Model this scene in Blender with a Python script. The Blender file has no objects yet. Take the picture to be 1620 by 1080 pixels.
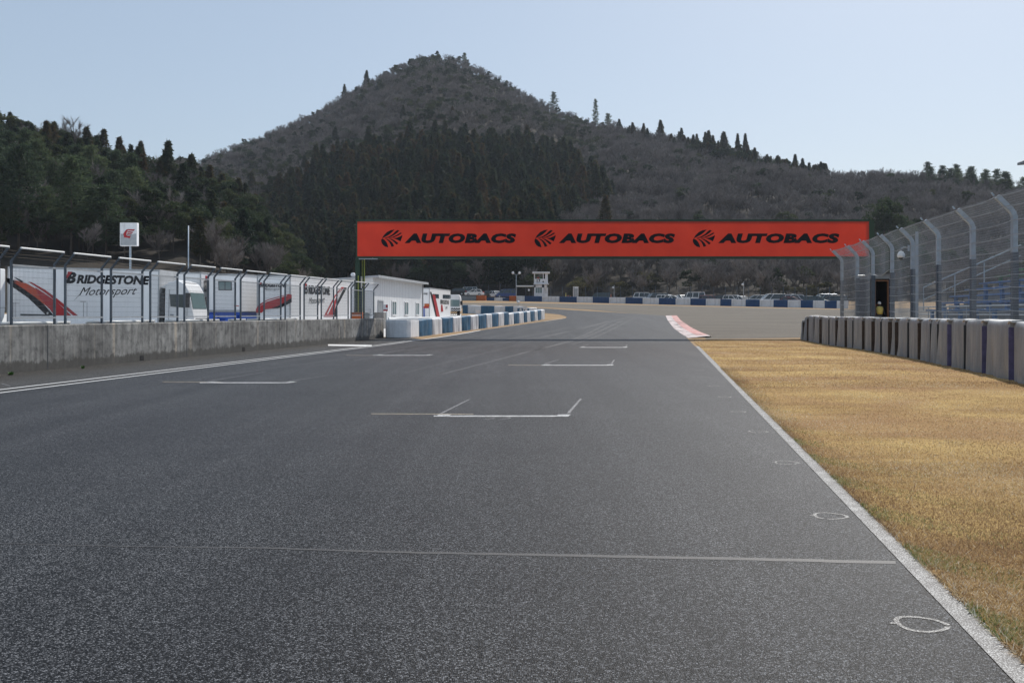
import bpy, bmesh, math, random
import numpy as np
from mathutils import Vector, Matrix
from mathutils.geometry import tessellate_polygon

random.seed(7)
rng = np.random.default_rng(7)
SC = bpy.context.scene
COL = SC.collection
F, CX, HY, CH = 1575.0, 810.0, 495.0, 1.67      # focal (px of the 1620 frame), principal column, horizon row, eye height

# ------------------------------------------------------------------ terrain profile
def _raw(Y):
    if Y <= 50: return 0.0
    if Y <= 76.4: return 0.028 * (Y - 50) ** 2 / 52.8
    z = 0.028 * (min(Y, 240) - 63.2)
    if Y > 240: z += 1.2 * (1 - math.exp(-(Y - 240) / 60))
    return z
def zf(Y):
    k = math.floor(Y / 4.0); a = k * 4.0; t = (Y - a) / 4.0
    return _raw(a) * (1 - t) + _raw(a + 4) * t
def P(px, py, Y):
    return Vector(((px - CX) / F * Y, Y, CH - (py - HY) / F * Y))
def G(px, py):
    lo = 1.5
    Y = lo
    while Y < 420:
        if CH - (py - HY) / F * Y - zf(Y) < 0: break
        lo = Y; Y += 1.0
    hi = Y
    for _ in range(30):
        m = (lo + hi) / 2
        if CH - (py - HY) / F * m - zf(m) < 0: hi = m
        else: lo = m
    return Vector(((px - CX) / F * hi, hi, zf(hi)))
def lerp(a, b, t): return a + (b - a) * t
def interp(x, pts):
    if x <= pts[0][0]: return pts[0][1]
    for (a, b), (c, d) in zip(pts, pts[1:]):
        if x <= c: return b + (d - b) * (x - a) / (c - a)
    return pts[-1][1]

# ------------------------------------------------------------------ materials
def lin(r, g, b):
    f = lambda c: (c / 255 / 12.92) if c / 255 <= 0.04045 else ((c / 255 + 0.055) / 1.055) ** 2.4
    return (f(r), f(g), f(b), 1)
def new_mat(name):
    m = bpy.data.materials.new(name); m.use_nodes = True
    nt = m.node_tree
    return m, nt, nt.nodes['Principled BSDF']
def N(nt, typ, **kw):
    n = nt.nodes.new(typ)
    for k, v in kw.items():
        if k.startswith('i_'): n.inputs[k[2:].replace('_', ' ')].default_value = v
        else: setattr(n, k, v)
    return n
def mixc(nt, fac, a, b, mode='MIX'):
    n = nt.nodes.new('ShaderNodeMix'); n.data_type = 'RGBA'; n.blend_type = mode
    for s, v in ((0, fac), (6, a), (7, b)):
        if hasattr(v, 'links') or isinstance(v, bpy.types.NodeSocket): nt.links.new(v, n.inputs[s])
        else: n.inputs[s].default_value = v
    return n.outputs[2]
def ramp(nt, src, stops):
    n = nt.nodes.new('ShaderNodeValToRGB'); e = n.color_ramp.elements
    while len(e) < len(stops): e.new(0.5)
    for q, (p, c) in zip(e, stops):
        q.position = p; q.color = c if len(c) == 4 else (*c, 1)
    nt.links.new(src, n.inputs[0]); return n.outputs[0]
def noise(nt, scale, detail=3, rough=.55, vec=None, dist=0):
    n = N(nt, 'ShaderNodeTexNoise'); n.inputs['Scale'].default_value = scale
    n.inputs['Detail'].default_value = detail; n.inputs['Roughness'].default_value = rough
    n.inputs['Distortion'].default_value = dist
    if vec is not None: nt.links.new(vec, n.inputs['Vector'])
    return n.outputs[0]
def coords(nt, kind='Object', scale=None):
    t = N(nt, 'ShaderNodeTexCoord').outputs[kind]
    if scale:
        m = N(nt, 'ShaderNodeMapping'); m.inputs['Scale'].default_value = scale
        nt.links.new(t, m.inputs[0]); t = m.outputs[0]
    return t
def bump(nt, bs, h, strength, dist):
    b = N(nt, 'ShaderNodeBump'); b.inputs['Strength'].default_value = strength; b.inputs['Distance'].default_value = dist
    nt.links.new(h, b.inputs['Height']); nt.links.new(b.outputs[0], bs.inputs['Normal'])
G1, G0 = (1, 1, 1, 1), (0, 0, 0, 1)
def pmat(name, c, rough=.5, metal=0, var=.18, scale=3, bmp=0, spec=.5, dirt=None):
    """painted / plain material with uneven tone and optional grime"""
    m, nt, bs = new_mat(name)
    v = coords(nt)
    n = noise(nt, scale, 5, .6, v)
    a = tuple(x * (1 - var) for x in c[:3]) + (1,); b = tuple(min(1, x * (1 + var * .7)) for x in c[:3]) + (1,)
    col = ramp(nt, n, [(.3, a), (.7, b)])
    if dirt:
        n2 = noise(nt, 1.0, 6, .7, coords(nt, 'Object', (4, 4, .5)))
        col = mixc(nt, ramp(nt, n2, [(.5, G0), (.72, (dirt[3],) * 3)]), col, (*dirt[:3], 1))
    nt.links.new(col, bs.inputs['Base Color'])
    bs.inputs['Roughness'].default_value = rough; bs.inputs['Metallic'].default_value = metal
    bs.inputs['Specular IOR Level'].default_value = spec
    if bmp: bump(nt, bs, noise(nt, scale * 8, 4, .6, v), bmp, .02)
    return m

M = {}
M['white'] = pmat('white_paint', (.82, .83, .84, 1), .45, var=.06, dirt=(.35, .33, .3, .25))
M['trailer'] = pmat('trailer_panel', (.90, .905, .92, 1), .4, var=.05, scale=.7, dirt=(.4, .39, .37, .18))
M['black'] = pmat('black_paint', (.012, .012, .014, 1), .5)
M['black_print'] = pmat('black_print', (.006, .006, .01, 1), .6, var=.05, spec=.2)
M['dark'] = pmat('dark_steel', (.05, .055, .06, 1), .55)
M['rubber'] = pmat('rubber', (.02, .02, .02, 1), .8)
M['red'] = pmat('red_paint', (.42, .012, .02, 1), .45)
M['orange'] = pmat('orange_paint', (.55, .12, .02, 1), .5, dirt=(.2, .1, .05, .4))
M['redorange'] = pmat('red_orange_print', (.50, .06, .02, 1), .45)
M['blue'] = pmat('blue_paint', (.003, .058, .18, 1), .5, var=.25, scale=1.5, dirt=(.10, .12, .14, .35))
M['bluecover'] = pmat('blue_cover', (.012, .10, .20, 1), .55, var=.35, scale=2, dirt=(.2, .22, .24, .3))
M['whitecover'] = pmat('white_cover', (.70, .71, .73, 1), .6, var=.12, scale=2, dirt=(.3, .28, .26, .5))
M['whiteblock'] = pmat('white_block', (.80, .80, .82, 1), .7, var=.12, scale=1.2, dirt=(.28, .25, .22, .5))
M['tyre_end'] = pmat('pale_cover', (.88, .89, .91, 1), .6, var=.10, scale=1.5, dirt=(.35, .35, .36, .45))
M['seatblue'] = pmat('seat_blue', (.03, .16, .42, 1), .45, var=.25, dirt=(.2, .2, .2, .3))
M['vividblue'] = pmat('vivid_blue', (.02, .10, .5, 1), .5)
M['green'] = pmat('green_steel', (.012, .045, .022, 1), .5, var=.3)
M['seatgreen'] = pmat('green_seat', (.03, .2, .08, 1), .5)
M['yellowgreen'] = pmat('yellow_green', (.30, .34, .06, 1), .5)
M['galv'] = pmat('galvanised', (.40, .47, .54, 1), .45, .15, var=.22, scale=5)
M['galvdark'] = pmat('dark_galvanised', (.085, .105, .13, 1), .55, .3, var=.25, scale=4)
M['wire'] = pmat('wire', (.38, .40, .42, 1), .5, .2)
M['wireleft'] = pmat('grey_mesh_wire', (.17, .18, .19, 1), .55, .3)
M['wiredark'] = pmat('dark_wire', (.10, .11, .12, 1), .6, .2)
M['brownwire'] = pmat('rusty_wire', (.10, .075, .055, 1), .7)
M['pipe'] = pmat('white_pipe', (.78, .79, .78, 1), .35, var=.05)
M['grey'] = pmat('grey_paint', (.25, .27, .29, 1), .6)
M['lightgrey'] = pmat('light_grey', (.42, .44, .46, 1), .6)
M['concrete_plain'] = pmat('plain_concrete', (.24, .235, .225, 1), .85, var=.2, bmp=.2)
M['wall_panel'] = pmat('prefab_panel', (.78, .80, .82, 1), .5, var=.04, scale=.8, dirt=(.45, .43, .4, .15))
M['roof'] = pmat('roof_sheet', (.40, .42, .45, 1), .5)
M['brown'] = pmat('brown_panel', (.20, .09, .04, 1), .6, var=.3)
M['rust'] = pmat('rust_orange', (.38, .10, .03, 1), .7, var=.4)
M['yellow'] = pmat('yellow_cloth', (.75, .62, .18, 1), .7)
M['skin'] = pmat('skin', (.45, .26, .18, 1), .6)
M['cloth_green'] = pmat('green_cloth', (.02, .25, .12, 1), .8)
M['cloth_red'] = pmat('red_cloth', (.5, .07, .03, 1), .8)
M['cloth_dark'] = pmat('dark_cloth', (.03, .03, .05, 1), .8)
M['silver'] = pmat('silver_paint', (.40, .44, .48, 1), .3, .5, var=.05)
M['carred'] = pmat('dark_red_paint', (.18, .02, .03, 1), .3)
M['cardark'] = pmat('dark_car_paint', (.02, .028, .035, 1), .25)
M['carteal'] = pmat('dark_teal_paint', (.02, .07, .09, 1), .25)
M['carblue'] = pmat('blue_car_paint', (.03, .07, .22, 1), .3)
M['carwhite'] = pmat('white_car_paint', (.86, .87, .88, 1), .2, var=.03)
M['tail'] = pmat('lamp_red', (.5, .03, .02, 1), .3)
M['amber'] = pmat('amber_lens', (.7, .2, .02, 1), .3)
M['lens'] = pmat('clear_lens', (.6, .62, .63, 1), .1, .3)
M['strap'] = pmat('purple_strap', (.13, .12, .24, 1), .7, var=.3, scale=6)
M['slot'] = pmat('brown_slot', (.085, .06, .045, 1), .9, var=.4, scale=6)

def glass_mat():
    m, nt, bs = new_mat('dark_glass')
    bs.inputs['Base Color'].default_value = (.03, .045, .05, 1); bs.inputs['Roughness'].default_value = .06
    bs.inputs['Specular IOR Level'].default_value = .8
    return m
M['glass'] = glass_mat()
def glass2():
    m, nt, bs = new_mat('pale_glass')
    bs.inputs['Base Color'].default_value = (.16, .24, .25, 1); bs.inputs['Roughness'].default_value = .08
    bs.inputs['Specular IOR Level'].default_value = .8
    return m
M['paleglass'] = glass2()

def banner_mat():
    m, nt, bs = new_mat('banner_vinyl')
    v = coords(nt)
    n = noise(nt, .5, 4, .6, v)
    c = ramp(nt, n, [(.35, (.50, .030, .011, 1)), (.7, (.60, .042, .015, 1))])
    nt.links.new(c, bs.inputs['Base Color']); bs.inputs['Roughness'].default_value = .45
    bump(nt, bs, noise(nt, .9, 2, .5, v), .25, .06)
    tr = N(nt, 'ShaderNodeBsdfTranslucent'); nt.links.new(c, tr.inputs[0])
    mx = N(nt, 'ShaderNodeMixShader'); mx.inputs[0].default_value = .29
    nt.links.new(bs.outputs[0], mx.inputs[1]); nt.links.new(tr.outputs[0], mx.inputs[2])
    nt.links.new(mx.outputs[0], nt.nodes['Material Output'].inputs[0])
    return m
M['banner'] = banner_mat()

def asphalt_mat(name, dark, light, tint, grain=95, patch=1.0, worn=None, streak=True):
    m, nt, bs = new_mat(name)
    v = coords(nt)
    vo = N(nt, 'ShaderNodeTexVoronoi'); vo.inputs['Scale'].default_value = grain
    nt.links.new(v, vo.inputs['Vector'])
    sc_ = N(nt, 'ShaderNodeSeparateColor'); nt.links.new(vo.outputs['Color'], sc_.inputs[0])
    cell = ramp(nt, sc_.outputs[0], [(.28, dark), (.52, tuple(a * .85 + b * .15 for a, b in zip(dark, light))), (.80, light), (.985, tuple(min(1, 2.1 * x) for x in light[:3]) + (1,))])
    edge = ramp(nt, vo.outputs['Distance'], [(.30, G1), (.62, (.22, .22, .23, 1))])
    col = mixc(nt, 1.0, cell, edge, 'MULTIPLY')
    big = noise(nt, .35 * patch, 5, .6, v)
    col = mixc(nt, 1.0, col, ramp(nt, big, [(.3, (.82, .82, .83, 1)), (.7, (1.12, 1.12, 1.1, 1))]), 'MULTIPLY')
    if streak:   # rubbered wheel tracks along the straight
        mp = N(nt, 'ShaderNodeMapping'); mp.inputs['Rotation'].default_value = (0, 0, math.radians(7.9))
        mp.inputs['Scale'].default_value = (1.1, .015, 1); nt.links.new(coords(nt), mp.inputs[0])
        st = noise(nt, 1.0, 4, .6, mp.outputs[0])
        col = mixc(nt, 1.0, col, ramp(nt, st, [(.3, (.76, .76, .77, 1)), (.5, (1, 1, 1, 1)), (.68, (1.26, 1.26, 1.25, 1))]), 'MULTIPLY')
    if worn:
        n = noise(nt, worn[4], 4, .7, v)
        col = mixc(nt, ramp(nt, n, [(worn[3] - .06, G0), (worn[3] + .06, G1)]), col, (*worn[:3], 1))
    col = mixc(nt, 1.0, col, tint, 'MULTIPLY')
    nt.links.new(col, bs.inputs['Base Color'])
    bs.inputs['Roughness'].default_value = .5; bs.inputs['Specular IOR Level'].default_value = .11
    h = N(nt, 'ShaderNodeMath', operation='SUBTRACT'); h.inputs[0].default_value = 1.0
    nt.links.new(vo.outputs['Distance'], h.inputs[1])
    bump(nt, bs, h.outputs[0], .55, .006)
    return m
M['asphalt'] = asphalt_mat('track_asphalt', (.005, .005, .006, 1), (.165, .166, .169, 1), (.90, .915, .95, 1), 122)
M['asphalt_old'] = asphalt_mat('old_asphalt', (.05, .048, .045, 1), (.16, .155, .145, 1), (1, 1, 1, 1), 70, 2.5, streak=False)
def paint_mat(name, paint, cover, grain=95, under=(.03, .03, .034, 1)):
    """paint over coarse asphalt: stones painted, gaps between them bare"""
    m, nt, bs = new_mat(name)
    v = coords(nt)
    vo = N(nt, 'ShaderNodeTexVoronoi'); vo.inputs['Scale'].default_value = grain; nt.links.new(v, vo.inputs['Vector'])
    n = noise(nt, 5, 5, .7, v)
    a = N(nt, 'ShaderNodeMath', operation='MULTIPLY_ADD'); nt.links.new(n, a.inputs[0]); a.inputs[1].default_value = -.7
    nt.links.new(vo.outputs['Distance'], a.inputs[2])
    b = N(nt, 'ShaderNodeMath', operation='MULTIPLY_ADD'); nt.links.new(vo.outputs['Color'], b.inputs[0]); b.inputs[1].default_value = -.25
    nt.links.new(a.outputs[0], b.inputs[2])
    fac = ramp(nt, b.outputs[0], [(max(0, cover - .12), G0), (cover + .1, G1)])
    sh = N(nt, 'ShaderNodeMath', operation='ADD'); sh.inputs[1].default_value = .6; nt.links.new(b.outputs[0], sh.inputs[0])
    fac = ramp(nt, sh.outputs[0], [(max(0, cover - .14), G0), (min(1, cover + .12), G1)])
    col = mixc(nt, fac, paint, under)
    nt.links.new(col, bs.inputs['Base Color']); bs.inputs['Roughness'].default_value = .6
    h = N(nt, 'ShaderNodeMath', operation='SUBTRACT'); h.inputs[0].default_value = 1.0
    nt.links.new(vo.outputs['Distance'], h.inputs[1]); bump(nt, bs, h.outputs[0], .35, .004)
    return m
M['line_worn'] = paint_mat('worn_edge_paint', (.44, .44, .43, 1), .52, 100)
M['line_white'] = paint_mat('fresh_white_paint', (.60, .60, .60, 1), .70, 110)
M['line_bright'] = pmat('new_white_line', (.76, .76, .75, 1), .6, var=.08, scale=6)
M['scuff'] = paint_mat('tyre_scuff', (.17, .17, .17, 1), .50, 60)
M['line_thin'] = paint_mat('thin_worn_paint', (.36, .36, .37, 1), .56)
M['line_tan'] = paint_mat('tan_tape', (.40, .33, .22, 1), .72)
M['line_faint'] = paint_mat('faint_seam', (.080, .074, .067, 1), .52, 120)
M['chalk'] = paint_mat('spray_circle', (.42, .41, .39, 1), .56, 100)

def concrete_mat():
    m, nt, bs = new_mat('stained_concrete')
    v = coords(nt)
    patch = noise(nt, 1.0, 5, .6, coords(nt, 'Object', (.45, .45, .7)))
    drip = noise(nt, 1.0, 6, .7, coords(nt, 'Object', (7, 7, .35)))
    tanb = noise(nt, 1.0, 3, .5, coords(nt, 'Object', (1.9, 1.9, .05)))
    blot = noise(nt, 2.6, 7, .72, v)
    col = ramp(nt, patch, [(.32, (.15, .147, .142, 1)), (.5, (.25, .245, .235, 1)), (.66, (.36, .355, .34, 1))])
    col = mixc(nt, ramp(nt, tanb, [(.57, G0), (.64, (.8,) * 3)]), col, (.46, .40, .33, 1))
    col = mixc(nt, .85, col, ramp(nt, drip, [(.32, (.42, .42, .42, 1)), (.55, (1, 1, 1, 1)), (.72, (1.25, 1.24, 1.2, 1))]), 'MULTIPLY')
    col = mixc(nt, .9, col, ramp(nt, blot, [(.35, (.34, .34, .35, 1)), (.52, (1, 1, 1, 1)), (.7, (1.2, 1.18, 1.15, 1))]), 'MULTIPLY')
    sx = N(nt, 'ShaderNodeSeparateXYZ'); nt.links.new(v, sx.inputs[0])
    n3 = noise(nt, 1.6, 8, .75, coords(nt, 'Object', (1.6, 1.6, .8)))
    a = N(nt, 'ShaderNodeMath', operation='MULTIPLY_ADD'); a.inputs[1].default_value = .8
    nt.links.new(n3, a.inputs[0]); 
    s = N(nt, 'ShaderNodeMath', operation='SUBTRACT'); nt.links.new(sx.outputs[2], s.inputs[0]); s.inputs[1].default_value = .17
    nt.links.new(s.outputs[0], a.inputs[2])
    # splash band of grime and moss along the foot
    col = mixc(nt, ramp(nt, a.outputs[0], [(.47, (.85,) * 3), (.55, G0)]), col, (.070, .066, .060, 1))
    # rain-washed dark top
    col = mixc(nt, ramp(nt, a.outputs[0], [(1.2, G0), (1.5, (.55,) * 3)]), col, (.12, .108, .095, 1))
    nt.links.new(col, bs.inputs['Base Color']); bs.inputs['Roughness'].default_value = .9
    bump(nt, bs, noise(nt, 30, 5, .7, v), .35, .01)
    return m
M['concrete'] = concrete_mat()
M['paddock'] = pmat('bounce_pale_paddock', (.60, .595, .58, 1), .85, var=.12, scale=.4, bmp=.1)  # hidden ground made pale to bounce sunlight onto the shaded truck sides

def grass_mat():
    m, nt, bs = new_mat('dry_grass_ground')
    v = coords(nt)
    n1 = noise(nt, .5, 6, .62, v)
    mp = N(nt, 'ShaderNodeMapping'); mp.inputs['Scale'].default_value = (.12, .42, 1); mp.inputs['Rotation'].default_value = (0, 0, math.radians(-14))
    nt.links.new(coords(nt), mp.inputs[0])
    n2 = noise(nt, 1, 4, .6, mp.outputs[0], .6)
    n3 = noise(nt, 60, 4, .7, v)
    col = ramp(nt, n2, [(.34, (.35, .21, .105, 1)), (.48, (.53, .35, .15, 1)), (.62, (.64, .45, .195, 1))])
    col = mixc(nt, .55, col, ramp(nt, n1, [(.35, (.62, .55, .5, 1)), (.6, (1.1, 1.1, 1.05, 1))]), 'MULTIPLY')
    col = mixc(nt, .9, col, ramp(nt, n3, [(.3, (.5, .48, .44, 1)), (.65, (1.15, 1.15, 1.12, 1))]), 'MULTIPLY')
    n4 = noise(nt, 1.3, 6, .75, v)
    col = mixc(nt, ramp(nt, n4, [(.56, G0), (.70, (.5,) * 3)]), col, (.15, .12, .05, 1))
    n5 = noise(nt, .22, 5, .6, v, 1.0)
    col = mixc(nt, ramp(nt, n5, [(.46, G0), (.62, (.55,) * 3)]), col, (.36, .205, .11, 1))
    nt.links.new(col, bs.inputs['Base Color']); bs.inputs['Roughness'].default_value = .95
    bs.inputs['Specular IOR Level'].default_value = .1
    bump(nt, bs, noise(nt, 45, 5, .75, v), .8, .03)
    return m
M['grass'] = grass_mat()
def blade_mat():
    m, nt, bs = new_mat('dry_blades')
    at = N(nt, 'ShaderNodeAttribute', attribute_name='tone')
    col = ramp(nt, at.outputs['Fac'], [(0, (.22, .125, .07, 1)), (.35, (.46, .30, .135, 1)), (.7, (.63, .46, .225, 1)), (.93, (.84, .78, .64, 1)), (.97, (.20, .24, .05, 1)), (1, (.11, .18, .03, 1))])
    nt.links.new(col, bs.inputs['Base Color']); bs.inputs['Roughness'].default_value = .8
    bs.inputs['Specular IOR Level'].default_value = .2
    tr = N(nt, 'ShaderNodeBsdfTranslucent'); nt.links.new(col, tr.inputs[0])
    mx = N(nt, 'ShaderNodeMixShader'); mx.inputs[0].default_value = .3
    nt.links.new(bs.outputs[0], mx.inputs[1]); nt.links.new(tr.outputs[0], mx.inputs[2])
    nt.links.new(mx.outputs[0], nt.nodes['Material Output'].inputs[0])
    return m
M['blades'] = blade_mat()
def gravel_mat(name, c1, c2, sc=14, bigs=.25, rot=0):
    m, nt, bs = new_mat(name)
    v = coords(nt)
    n = noise(nt, sc, 4, .8, v); mp = N(nt, 'ShaderNodeMapping'); mp.inputs['Scale'].default_value = (.12, .6, 1)
    mp.inputs['Rotation'].default_value = (0, 0, rot); nt.links.new(coords(nt), mp.inputs[0])
    b = noise(nt, bigs * 2.5, 5, .6, mp.outputs[0], .5)
    col = ramp(nt, n, [(.3, c1), (.7, c2)])
    col = mixc(nt, .85, col, ramp(nt, b, [(.3, (.72, .72, .72, 1)), (.65, (1.2, 1.18, 1.15, 1))]), 'MULTIPLY')
    nt.links.new(col, bs.inputs['Base Color']); bs.inputs['Roughness'].default_value = .95
    bs.inputs['Specular IOR Level'].default_value = .2
    bump(nt, bs, n, .8, .05)
    return m
M['gravel'] = gravel_mat('gravel', (.082, .072, .060, 1), (.215, .193, .163, 1), 9, .25, .5)
M['dirt'] = gravel_mat('dry_earth', (.22, .145, .08, 1), (.40, .28, .16, 1), 6, .1)
M['hillsoil'] = gravel_mat('leaf_litter', (.022, .019, .015, 1), (.05, .041, .032, 1), 1.2, .03)
def kerb_mat(name, c, d):
    m, nt, bs = new_mat(name)
    v = coords(nt); n = noise(nt, 1.6, 7, .75, v)
    rb = noise(nt, 1.0, 5, .65, coords(nt, 'Object', (2.2, .25, 1)))
    kc = mixc(nt, 1.0, ramp(nt, n, [(.35, c), (.62, d)]), ramp(nt, rb, [(.36, (.38, .37, .37, 1)), (.5, (1, 1, 1, 1))]), 'MULTIPLY')
    nt.links.new(kc, bs.inputs['Base Color']); bs.inputs['Roughness'].default_value = .7
    return m
M['kerbred'] = kerb_mat('kerb_red', (.50, .14, .125, 1), (.50, .30, .275, 1))
M['kerbwhite'] = kerb_mat('kerb_white', (.60, .58, .57, 1), (.42, .28, .27, 1))
def tarp_mat():
    m, nt, bs = new_mat('grey_tarpaulin')
    v = coords(nt)
    n = noise(nt, 1.0, 5, .65, coords(nt, 'Object', (3, 3, .6)))
    col = ramp(nt, n, [(.3, (.19, .192, .20, 1)), (.55, (.29, .29, .292, 1)), (.75, (.38, .37, .355, 1))])
    n2 = noise(nt, 3, 6, .7, v)
    col = mixc(nt, ramp(nt, n2, [(.55, G0), (.75, (.5,) * 3)]), col, (.14, .12, .095, 1))
    nt.links.new(col, bs.inputs['Base Color']); bs.inputs['Roughness'].default_value = .42
    bump(nt, bs, noise(nt, 1, 4, .6, coords(nt, 'Object', (14, 14, 2.5))), .6, .03)
    return m
M['tarp'] = tarp_mat()
M['toptarp'] = pmat('pale_top_sheet', (.58, .58, .57, 1), .6, var=.15, scale=2, dirt=(.3, .28, .25, .5))  # top faces and flaps, paler than the hanging sides
def leaf_mat(name, stops, transl=.25, sc=.8):
    m, nt, bs = new_mat(name)
    oi = N(nt, 'ShaderNodeObjectInfo')
    n = noise(nt, sc, 4, .7, coords(nt))
    a = N(nt, 'ShaderNodeMath', operation='MULTIPLY_ADD'); nt.links.new(n, a.inputs[0]); a.inputs[1].default_value = .9
    b = N(nt, 'ShaderNodeMath', operation='MULTIPLY_ADD'); nt.links.new(oi.outputs['Random'], b.inputs[0]); b.inputs[1].default_value = .5; b.inputs[2].default_value = -.2
    nt.links.new(b.outputs[0], a.inputs[2])
    col = ramp(nt, a.outputs[0], stops)
    nt.links.new(col, bs.inputs['Base Color']); bs.inputs['Roughness'].default_value = .7
    bs.inputs['Specular IOR Level'].default_value = .15
    tr = N(nt, 'ShaderNodeBsdfTranslucent'); nt.links.new(col, tr.inputs[0])
    mx = N(nt, 'ShaderNodeMixShader'); mx.inputs[0].default_value = transl
    nt.links.new(bs.outputs[0], mx.inputs[1]); nt.links.new(tr.outputs[0], mx.inputs[2])
    nt.links.new(mx.outputs[0], nt.nodes['Material Output'].inputs[0])
    return m
M['cedar'] = leaf_mat('cedar_foliage', [(.2, (.009, .022, .014, 1)), (.42, (.020, .041, .020, 1)), (.6, (.048, .054, .022, 1)), (.85, (.11, .062, .026, 1))], .35)
M['evergreen'] = leaf_mat('evergreen_foliage', [(.2, (.020, .036, .020, 1)), (.5, (.042, .065, .030, 1)), (.8, (.095, .105, .042, 1))], .35)
M['pine'] = leaf_mat('pine_foliage', [(.2, (.035, .055, .035, 1)), (.5, (.065, .095, .05, 1)), (.8, (.12, .15, .07, 1))], .4)
M['shrubleaf'] = leaf_mat('shrub_foliage', [(.2, (.045, .045, .024, 1)), (.5, (.10, .095, .045, 1)), (.8, (.20, .18, .09, 1))], .35)
M['twig'] = leaf_mat('bare_twigs', [(.15, (.125, .108, .10, 1)), (.5, (.215, .19, .178, 1)), (.85, (.31, .275, .25, 1))], 0, .3)
M['bark'] = pmat('bark', (.085, .068, .055, 1), .9, var=.3, scale=2)
M['paletrunk'] = pmat('pale_bark', (.17, .15, .13, 1), .9, var=.3, scale=2)
M['weed'] = pmat('weed_green', (.06, .16, .02, 1), .7)

# ------------------------------------------------------------------ object helpers
class MB:
    def __init__(s): s.v, s.f, s.m = [], [], []
    def add(s, vs, fs, mi=0):
        o = len(s.v); s.v += [tuple(p) for p in vs]
        for f in fs: s.f.append([i + o for i in f]); s.m.append(mi)
        return s
    def box(s, x0, x1, y0, y1, z0, z1, mi=0):
        return s.add([(x0, y0, z0), (x1, y0, z0), (x1, y1, z0), (x0, y1, z0), (x0, y0, z1), (x1, y0, z1), (x1, y1, z1), (x0, y1, z1)],
                     [(0, 3, 2, 1), (4, 5, 6, 7), (0, 1, 5, 4), (1, 2, 6, 5), (2, 3, 7, 6), (3, 0, 4, 7)], mi)
    def beam(s, a, b, w, h, mi=0, up=(0, 0, 1)):
        a, b = Vector(a), Vector(b); d = (b - a).normalized(); u = Vector(up)
        if abs(d.dot(u)) > .98: u = Vector((0, 1, 0))
        r = d.cross(u).normalized(); u = r.cross(d)
        r, u = r * w / 2, u * h / 2
        vs = [a - r - u, a + r - u, a + r + u, a - r + u, b - r - u, b + r - u, b + r + u, b - r + u]
        return s.add(vs, [(0, 1, 2, 3), (7, 6, 5, 4), (0, 4, 5, 1), (1, 5, 6, 2), (2, 6, 7, 3), (3, 7, 4, 0)], mi)
    def tube(s, pts, r, n=6, mi=0, r1=None, cap=True):
        pts = [Vector(p) for p in pts]; vs = []; k = len(pts)
        for i, p in enumerate(pts):
            d = (pts[min(i + 1, k - 1)] - pts[max(i - 1, 0)]).normalized()
            u = Vector((0, 0, 1)) if abs(d.z) < .95 else Vector((0, 1, 0))
            x = d.cross(u).normalized(); y = x.cross(d)
            rr = r if r1 is None else r + (r1 - r) * i / (k - 1)
            for j in range(n):
                t = 2 * math.pi * j / n + .4
                vs.append(p + x * rr * math.cos(t) + y * rr * math.sin(t))
        fs = [(i * n + j, i * n + (j + 1) % n, (i + 1) * n + (j + 1) % n, (i + 1) * n + j) for i in range(k - 1) for j in range(n)]
        if cap: fs += [tuple(range(n - 1, -1, -1)), tuple(range((k - 1) * n, k * n))]
        return s.add(vs, fs, mi)
    def prism(s, poly, y0, y1, mi=0, axis='y'):
        """poly of (a,b): axis y -> (x,z) extruded along y; axis x -> (y,z) along x; axis z -> (x,y) along z"""
        n = len(poly)
        mk = {'y': lambda p, e: (p[0], e, p[1]), 'x': lambda p, e: (e, p[0], p[1]), 'z': lambda p, e: (p[0], p[1], e)}[axis]
        vs = [mk(p, y0) for p in poly] + [mk(p, y1) for p in poly]
        fs = [tuple(range(n)), tuple(range(2 * n - 1, n - 1, -1))] + [(i, i + n, (i + 1) % n + n, (i + 1) % n) for i in range(n)]
        return s.add(vs, fs, mi)
    def lathe(s, prof, n=12, mi=0, c=(0, 0, 0), axis='z'):
        vs = []
        for r, z in prof:
            for j in range(n):
                t = 2 * math.pi * j / n
                a, b = r * math.cos(t), r * math.sin(t)
                vs.append({'z': (c[0] + a, c[1] + b, c[2] + z), 'y': (c[0] + a, c[1] + z, c[2] + b), 'x': (c[0] + z, c[1] + a, c[2] + b)}[axis])
        k = len(prof)
        fs = [(i * n + j, i * n + (j + 1) % n, (i + 1) * n + (j + 1) % n, (i + 1) * n + j) for i in range(k - 1) for j in range(n)]
        fs += [tuple(range(n - 1, -1, -1)), tuple(range((k - 1) * n, k * n))]
        return s.add(vs, fs, mi)
    def mesh(s, name, mats, smooth=False, fix=True):
        me = bpy.data.meshes.new(name)
        me.from_pydata([tuple(v) for v in s.v], [], s.f)
        for m in (mats if isinstance(mats, (list, tuple)) else [mats]): me.materials.append(m)
        me.polygons.foreach_set('material_index', s.m)
        if fix:
            bm = bmesh.new(); bm.from_mesh(me); bmesh.ops.recalc_face_normals(bm, faces=bm.faces); bm.to_mesh(me); bm.free()
        if smooth: me.polygons.foreach_set('use_smooth', [True] * len(me.polygons))
        me.update(); return me
    def build(s, name, mats, parent=None, smooth=False, loc=None, rotz=None, bevel=0, fix=True):
        o = bpy.data.objects.new(name, s.mesh(name, mats, smooth, fix)); COL.objects.link(o)
        if parent: o.parent = parent
        if loc is not None: o.location = loc
        if rotz is not None: o.rotation_euler.z = rotz
        if bevel:
            b = o.modifiers.new('bevel', 'BEVEL'); b.width = bevel; b.segments = 2; b.limit_method = 'ANGLE'; b.angle_limit = .6
        return o
def tag(o, label, cat, group=None):
    o['label'] = label; o['category'] = cat
    if group: o['group'] = group
    return o
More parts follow.
